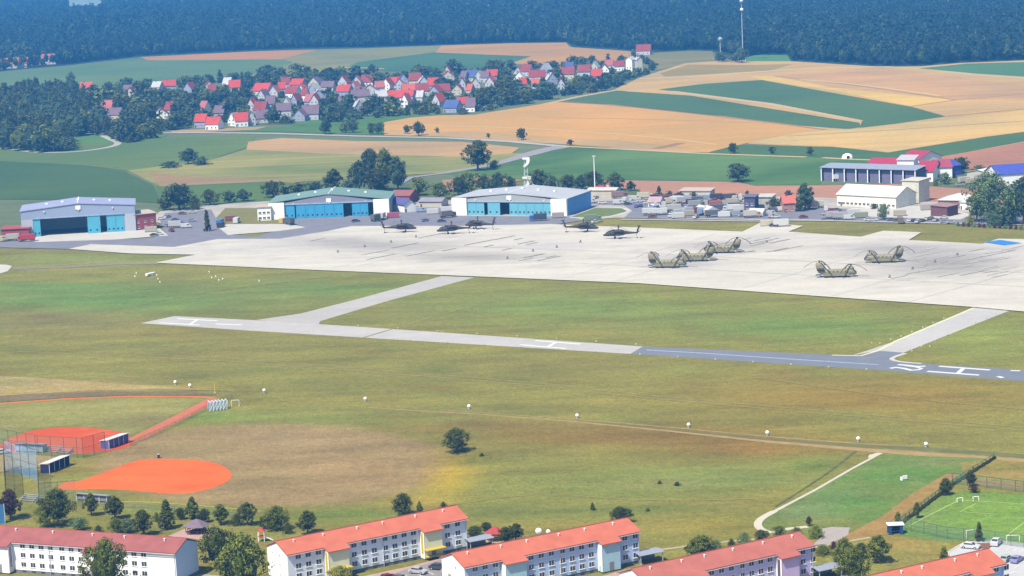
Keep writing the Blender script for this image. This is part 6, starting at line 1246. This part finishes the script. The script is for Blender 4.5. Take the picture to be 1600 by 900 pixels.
simple('foul_pole', 'yellow foul pole standing at the outfield corner', 'pole', 336, 614, [('pole', lambda b: b.cyl((0, 0, 0), (0, 0, 3.6), .16, n=8), mat('foul_yellow', C(250, 226, 60))), ('foot', lambda b: b.box(-.3, .3, -.3, .3, 0, .2), steel)])
def goal(x, y, w_, h_, rz, label):
    def f(b):
        for s_ in (-1, 1): b.cyl((s_ * w_ / 2, 0, 0), (s_ * w_ / 2, 0, h_), .09, n=6); b.cyl((s_ * w_ / 2, 0, h_), (s_ * w_ / 2, 1.4, 0), .05, n=6)
        b.cyl((-w_ / 2, 0, h_), (w_ / 2, 0, h_), .09, n=6)
    return simple('football_goal', label, 'goal', x, y, [('frame', f, frame_m), ('net', lambda b: b.add([(-w_ / 2, 0, h_), (w_ / 2, 0, h_), (w_ / 2, 1.4, 0), (-w_ / 2, 1.4, 0)], [(0, 1, 2, 3)]), netg)], rz=rz)
goal(1519, 841, 3, 2, .3, 'small goal beside the pointed tree at the pitch edge'); goal(1583, 847, 3, 1.6, 0, 'small white goal lying near the pitch line at the right'); goal(1500, 785, 1.5, 1.1, .2, 'tiny goal at the top of the pitch, left of two'); goal(1525, 783, 1.5, 1.1, .2, 'tiny goal at the top of the pitch, right of two')
def cage(b):
    for k in range(6):
        x = k * 1.1
        b.cyl((x, 0, 0), (x + .3, 0, 2.8), .07, n=5); b.cyl((x, 3, 0), (x + .3, 3, 2.8), .07, n=5); b.cyl((x + .3, 0, 2.8), (x + .3, 3, 2.9), .07, n=5)
        if k < 5: b.cyl((x, 0, 0), (x + 1.4, 0, 2.8), .06, n=5); b.cyl((x + .3, 0, 2.8), (x + 1.4, 3, 2.8), .06, n=5)
simple('batting_cage', 'white tubular batting cage at the corner of the outfield', 'cage', 328, 643, [('tube_frame', cage, frame_m), ('net', lambda b: b.prism([(0, .1), (3, .1), (3, 2.75), (0, 2.75)], 'x', .1, 5.5), netb)], rz=.35)
simple('football_goal', 'thin pale goal frame right of the white batting cage', 'goal', 368, 636, [('frame', lambda b: (b.cyl((-1.2, 0, 0), (-1.2, 0, 2.2), .07, n=6), b.cyl((1.2, 0, 0), (1.2, 0, 2.2), .07, n=6), b.cyl((-1.2, 0, 2.2), (1.2, 0, 2.2), .07, n=6), b.cyl((-1.2, 0, 2.2), (-1.9, 1, 0), .05, n=6), b.cyl((1.2, 0, 2.2), (2.2, 1, 0), .05, n=6)), frame_m)])
simple('picnic_table', 'bright blue benches beside the dark navy dugout', 'bench', 47, 741, [('top', lambda b: b.box(-2.2, 2.2, -.5, .5, .7, .85), mat('bench_blue', C(70, 130, 220))), ('seat', lambda b: (b.box(-2.2, 2.2, -1.2, -.8, .42, .5)), mat('bench_blue', C(70, 130, 220))), ('leg', lambda b: b.box(-1.6, 1.6, -.1, .1, 0, .7), frame_m)], rz=-.1)
simple('waste_bin', 'small dark bin behind the upper rim of the orange infield', 'bin', 248, 716, [('bin', lambda b: b.cyl((0, 0, 0), (0, 0, 1.1), .35, n=10), blk), ('lid', lambda b: b.cyl((0, 0, 1.1), (0, 0, 1.2), .4, n=10), steel)])
simple('bus_shelter', 'small shelter with white roof and blue sides beside the pitch', 'shelter', 1399, 834, [('roof', lambda b: b.box(-2.0, 2.0, -1.3, 1.3, 2.3, 2.5), white), ('panel', lambda b: (b.box(-1.8, -1.0, -1.1, -.95, 0, 2.3), b.box(.9, 1.7, -1.1, -.95, 0, 2.3), b.box(-1.8, 1.7, 1.0, 1.1, 0, 2.3)), mat('panel_blue', C(60, 90, 150))), ('bench', lambda b: b.box(-1.4, 1.4, .3, .8, .4, .5), alu)])
simple('billboard_panel', 'blue panel standing at the left edge above the long white block', 'panel', 3, 818, [('panel', lambda b: b.box(-2, .8, -.1, .1, 0, 5), mat('panel_sky', C(80, 140, 200))), ('post', lambda b: b.box(.8, .95, -.1, .1, 0, 5.2), steel)])
# garden pavilions and odds by the blocks
def pavilion(x, y, r, h, rh, roofm, label, rz=0):
    def roof(b):
        n = 6; e = [(math.cos(6.283 * i / n) * r, math.sin(6.283 * i / n) * r, h) for i in range(n)]; e2 = [(p[0] * .35, p[1] * .35, h + rh * .7) for p in e]; b.loft([e, e2, [(p[0] * .02, p[1] * .02, h + rh) for p in e]])
    t = simple('garden_pavilion', label, 'pavilion', x, y, [('roof', roof, roofm), ('deck', lambda b: b.cyl((0, 0, 0), (0, 0, .15), r * .85, n=6), mat('deck_brown', (.12, .06, .05, 1))), ('railing', lambda b: b.cyl((0, 0, .6), (0, 0, .9), r * .74, n=6, cap=False), mat('rail_brown', (.1, .05, .04, 1)))], rz=rz)
    for i in range(6): m_ = MB(); m_.box(-.08, .08, -.08, .08, .1, h); link('post', m_.mesh('post', mat('rail_brown', (.1, .05, .04, 1))), t, (math.cos(6.283 * i / 6) * r * .78, math.sin(6.283 * i / 6) * r * .78, 0))
pavilion(774, 844, 2.6, 2.0, 1.5, mat('pavilion_red', C(206, 84, 80), .8, .08, 1), 'garden pavilion with red pointed roof between two dark shrubs')
pavilion(308, 832, 3.6, 1.9, 1.6, mat('pavilion_plum', C(150, 130, 146), .8, .1, 1), 'dark pavilion with greyish plum roof behind the long white block')
def carport(x, y, label, rz):
    t = simple('bike_shelter', label, 'shelter', x, y, [('roof', lambda b: b.prism([(-2.2, 2.3), (0, 2.7), (2.2, 2.3), (2.2, 2.4), (0, 2.8), (-2.2, 2.4)], 'x', -3.4, 3.4), alu), ('back_panel', lambda b: b.box(-3.2, 3.2, 1.9, 2.0, .2, 2.2), mat('panel_grey', (.25, .27, .3, 1)))], rz=rz)
    for i in range(4): m_ = MB(); m_.box(-.07, .07, -.07, .07, 0, 2.3); link('post', m_.mesh('post', steel), t, (-3 + (i % 2) * 6, -1.9 + (i // 2) * 3.8, 0))
carport(747, 856, 'small shelter with silvery roof right of the yellow-trimmed block', .5); carport(1012, 878, 'small shelter with silvery roof right of the sky-blue block', .5); carport(1290, 902, 'small shelter with silvery roof right of the lilac block', .5)
for x, y, r, lab in ((842, 838, .85, 'large white satellite dish behind the sky-blue block roof'), (857, 839, .6, 'small white satellite dish right of the large one')):
    simple('satellite_dish', lab, 'dish', x, y, [('dish', (lambda r: lambda b: (setattr(b, 'smooth', True), b.loft([[(math.cos(q * .5236) * r * k, -.2 - (1 - k) * .35, 1.3 + math.sin(q * .5236) * r * k) for q in range(12)] for k in (1, .8, .5, .15)])))(r), frame_m), ('stand', lambda b: b.cyl((0, 0, 0), (0, -.1, 1.3), .08, n=6), steel)])
simple('play_tower', 'small red-roofed play tower beside the gable of the yellow-trimmed block', 'play tower', 409, 846, [('roof', lambda b: b.loft([[(-.9, -.9, 2.6), (.9, -.9, 2.6), (.9, .9, 2.6), (-.9, .9, 2.6)], [(-.05, -.05, 3.6), (.05, -.05, 3.6), (.05, .05, 3.6), (-.05, .05, 3.6)]]), mat('play_red', C(226, 90, 76))), ('platform', lambda b: b.box(-.8, .8, -.8, .8, 1.2, 1.35), mat('play_red2', C(205, 90, 80))), ('leg', lambda b: [b.box(x - .07, x + .07, y - .07, y + .07, 0, 2.6) for x in (-.75, .75) for y in (-.75, .75)], frame_m), ('slide', lambda b: b.prism([(.8, 1.25), (.8, 1.35), (2.8, .2), (2.8, .1)], 'y', -.35, .35), frame_m)])
flush_labels()
